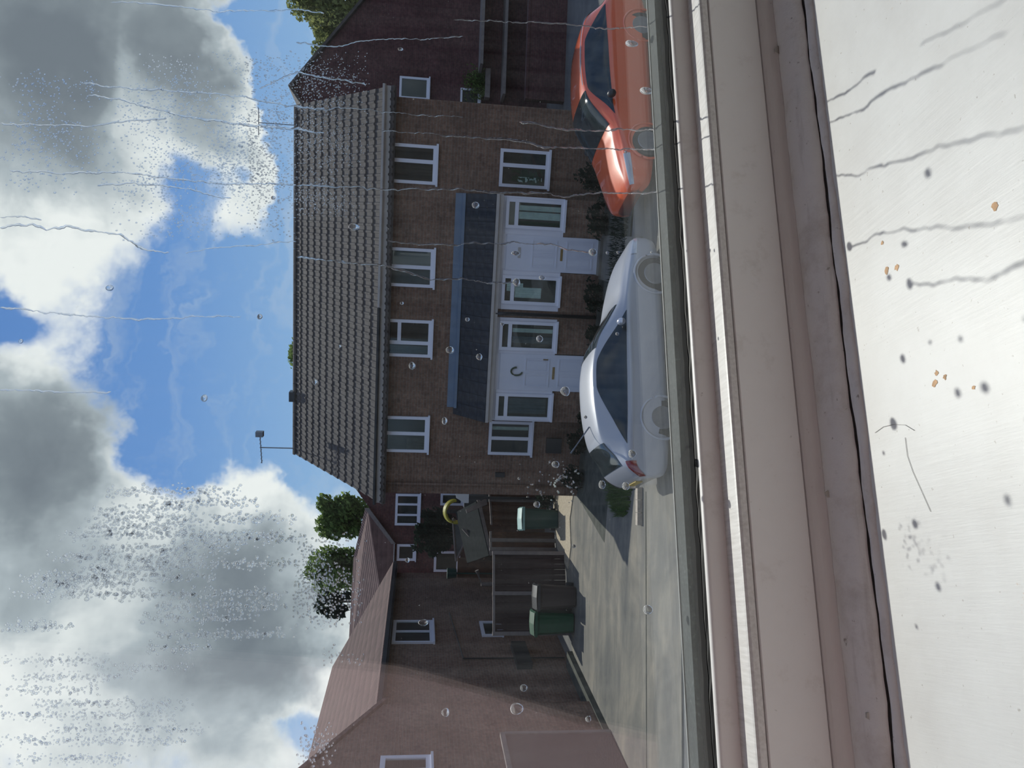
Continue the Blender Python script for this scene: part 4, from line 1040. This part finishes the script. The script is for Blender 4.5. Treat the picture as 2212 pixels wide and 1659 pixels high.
def glassobj(b, name, m=M_WATER):
    o = b.build(name, m, None, True); o.location = WORG; o.rotation_euler = (0, 0, WA)
    o.data.polygons.foreach_set('use_smooth', [len(p.vertices) < 5 for p in o.data.polygons]); return o
def trail(pts, wpx, seed, bead=.5):
    rr = random.Random(seed); b = MB(); P = []
    for (xa, ya), (xb, yb) in zip(pts, pts[1:]):
        n = max(2, int(math.hypot(xb-xa, yb-ya)/4))
        for i in range(n): f = i/n; P.append((xa+(xb-xa)*f, ya+(yb-ya)*f))
    P.append(pts[-1])
    jag = 0; Q = []
    for i, (x, y) in enumerate(P):
        jag = jag*.8+rr.gauss(0, .9); s, z = onglass(x, y+jag); Q.append((s, z))
    n = 6; rows = []; wv = 0
    for i, (s, z) in enumerate(Q):
        wv = wv*.75+rr.gauss(0, .35)
        r = wpx*PXM*.36*max(.3, 1+bead*wv)
        if i in (0, len(Q)-1): r *= .3
        s2, z2 = Q[min(i+1, len(Q)-1)]; s1_, z1_ = Q[max(i-1, 0)]; t = Vector((s2-s1_, z2-z1_)).normalized(); nn = Vector((-t.y, t.x))
        row = [(s+nn.x*r*math.cos(math.pi*j/n), OUT+.00015+r*.55*math.sin(math.pi*j/n)**2, z+nn.y*r*math.cos(math.pi*j/n)) for j in range(n+1)]
        rows.append(row+[row[0]])
    b.grid(rows); b.poly(rows[0][:-1]); b.poly(rows[-1][:-1])
    o = fixn(glassobj(b, 'water_trail')); o.data.polygons.foreach_set('use_smooth', [True]*len(o.data.polygons))
    return tag(o, ('thick beaded trail of rainwater running down the outside of the pane' if wpx >= 6 else 'faint hair-thin trail of rainwater on the outside of the pane' if wpx <= 4.5 else 'slim wavy trail of rainwater running down the outside of the pane'), 'water trail', 'rain trails on the window pane')
TR = [
 ([(820, 282), (880, 284), (950, 290)], 4), ([(1122, 264), (1165, 266), (1213, 278), (1262, 282), (1330, 280), (1400, 281), (1488, 276)], 6.5),
 ([(950, 291), (1060, 299), (1110, 302), (1180, 322), (1225, 317), (1290, 320), (1345, 322), (1395, 323), (1488, 312)], 6.5),
 ([(640, 400), (700, 401), (830, 408), (920, 408), (1010, 411), (1085, 417), (1190, 418), (1216, 425), (1290, 418), (1380, 417), (1490, 410)], 5.5),
 ([(180, 178), (270, 190), (380, 196), (480, 205), (575, 219), (640, 231), (700, 235)], 5), ([(190, 205), (265, 215), (300, 225), (360, 243), (450, 260), (540, 271), (640, 278), (700, 287)], 6.5),
 ([(0, 268), (110, 270), (230, 270), (275, 262), (360, 256)], 4.5), ([(20, 367), (130, 374), (280, 374), (330, 382), (440, 391), (560, 396), (640, 400)], 5),
 ([(0, 468), (50, 464), (90, 476)], 5), ([(0, 492), (70, 483), (100, 494), (150, 488), (180, 500), (260, 508), (310, 538), (365, 545)], 6),
 ([(210, 400), (290, 396), (360, 402), (440, 415), (500, 428)], 4.5),
 ([(838, 520), (880, 526), (935, 528), (1000, 527), (1040, 523), (1075, 529), (1110, 525), (1160, 526), (1215, 534), (1274, 545)], 5.5),
 ([(640, 556), (760, 566), (838, 576), (901, 595), (930, 606), (1000, 602), (1060, 613), (1113, 610)], 6),
 ([(560, 190), (640, 157), (700, 166), (790, 180)], 6), ([(980, 42), (1100, 46), (1180, 48), (1225, 49), (1290, 58), (1340, 60)], 6), ([(1340, 60), (1400, 58), (1486, 32)], 4.5),
 ([(240, 5), (320, 8), (400, 17), (520, 25), (640, 20), (700, 26)], 5), ([(640, 232), (700, 236), (760, 232), (850, 246), (1000, 252)], 4),
 ([(0, 664), (120, 676), (240, 686), (340, 688), (520, 682)], 4.5), ([(0, 842), (110, 845), (240, 847)], 4), ([(640, 92), (720, 100), (800, 86), (1000, 80)], 5),
 ([(400, 545), (520, 530), (640, 522)], 4)]
for i, (p, wpx) in enumerate(TR): trail(p, wpx, 100+i)
DROPS = [(1281, 545, 10, 1.0), (1312, 546, 4, 1), (1335, 545, 4, 1), (1407, 545, 3, 1), (1116, 610, 10, .9), (1171, 600, 6, 1.3), (1114, 547, 6, 1.6), (1221, 845, 11, 1), (1166, 732, 8, 1), (1035, 771, 8, .9), (972, 756, 9, 1),
 (890, 790, 9, .8), (1301, 1047, 9, .9), (1352, 1050, 9, .9), (1366, 980, 9, 1), (1200, 1003, 8, 1), (960, 909, 8, .8), (1027, 443, 9, 1), (1364, 94, 11, 1.5), (1396, 196, 11, 1.5), (865, 106, 5, 1.4), (1399, 1317, 10, 1), (1116, 1531, 11, 1.2),
 (962, 1539, 8, 1), (914, 1345, 6, 1.8), (561, 684, 6, 1), (590, 427, 5, 1), (237, 622, 7, 1.2), (441, 860, 8, .9), (1131, 1486, 7, 1), (1271, 1553, 6, 1), (1265, 901, 4, 1), (733, 748, 4, 1), (680, 825, 6, 1), (1333, 721, 4, 1), (45, 737, 5, 1), (1352, 328, 4, 1), (765, 490, 8, 1.6), (1160, 1090, 7, 1), (868, 655, 4, 1), (1010, 690, 5, 1), (1085, 700, 4, 1), (880, 1210, 5, 1), (1240, 1180, 4, 1)]
drng = random.Random(77)
for (x, y, r, asp) in DROPS:
    s, z = onglass(x, y); b = MB(); n = 20; ja = [drng.uniform(-.05, .05) for _ in range(4)]
    jig = [ja[0]*math.sin(2*math.pi*j/n)+ja[1]*math.cos(4*math.pi*j/n)+ja[2]*math.sin(6*math.pi*j/n) for j in range(n)]
    dome(b, s, z, r*PXM, r*PXM*.55, asp, n, 8, jig)
    tag(glassobj(b, 'water_drop'), ('tall oval raindrop clinging to the outside of the pane' if asp > 1.3 else 'tiny bead of rain on the outside of the pane' if r <= 5 else 'fat round raindrop clinging to the outside of the pane' if r >= 10 else 'round raindrop of middling size on the outside of the pane'), 'water drop', 'raindrops on the window pane')
mist = MB(); mr = random.Random(31)
def drop(x, y, r):
    s, z = onglass(x, y); dome(mist, s, z, r*PXM, r*PXM*.24, mr.uniform(.8, 1.3), 8, 3)
BANDS = [(1062, 230, 520), (1085, 300, 560), (1100, 195, 420), (1120, 180, 640), (1140, 170, 420), (1155, 120, 640), (1165, 400, 660), (1185, 180, 520), (1205, 100, 430), (1218, 300, 640), (1230, 150, 400), (1247, 40, 470), (1262, 60, 300), (1283, 20, 620), (1310, 330, 620), (1335, 300, 560), (1352, 0, 160), (1370, 330, 640), (1400, 300, 460), (1425, 0, 240), (1440, 200, 420), (1462, 20, 300), (1490, 0, 220), (1520, 60, 420), (1545, 0, 380), (1575, 100, 460), (1600, 0, 400), (1640, 20, 300)]
for (y, x0, x1) in BANDS:
    big = 1.0 if y < 1420 else .7
    for _ in range(int((x1-x0)*.72)):
        x = mr.uniform(x0, x1); e = min(1, min(x-x0, x1-x)/60)
        if mr.random() < .35+.65*e: drop(x, y+mr.gauss(0, 6.5), big*mr.uniform(1.4, 3.0) if mr.random() < .85 else big*mr.uniform(3, 4.2))
def cloudm(x0, x1, y0, y1, n, ra, rb, hole=.35):
    ph_ = [mr.uniform(0, 6) for _ in range(4)]
    for _ in range(n):
        x, y = mr.uniform(x0, x1), mr.uniform(y0, y1)
        dn = .5+.25*math.sin(x*.031+ph_[0]+.5*math.sin(y*.05))+.25*math.sin(y*.043+ph_[1]+math.sin(x*.02))
        ex = min(1, min(x-x0, x1-x)/40)*min(1, min(y-y0, y1-y)/40)
        if mr.random() < dn*ex+.05: drop(x, y, mr.uniform(ra, rb))
cloudm(610, 800, 110, 480, 4200, .9, 2.0); cloudm(240, 640, 110, 520, 6500, 1.0, 2.3); cloudm(0, 240, 150, 420, 1500, 1.2, 2.6)
cloudm(630, 790, 1150, 1360, 1900, 1.3, 2.6); cloudm(690, 790, 1390, 1440, 250, 1.4, 2.4); cloudm(640, 730, 1560, 1659, 500, 1.5, 2.8); cloudm(440, 620, 240, 420, 1800, 1.2, 2.4); cloudm(1120, 1260, 990, 1090, 260, 1.2, 2.6)
mo = glassobj(mist, 'fine_condensation', M_MIST); tag(mo, 'fine mist of tiny water droplets in streaks over the pane', 'condensation', None, 'stuff')
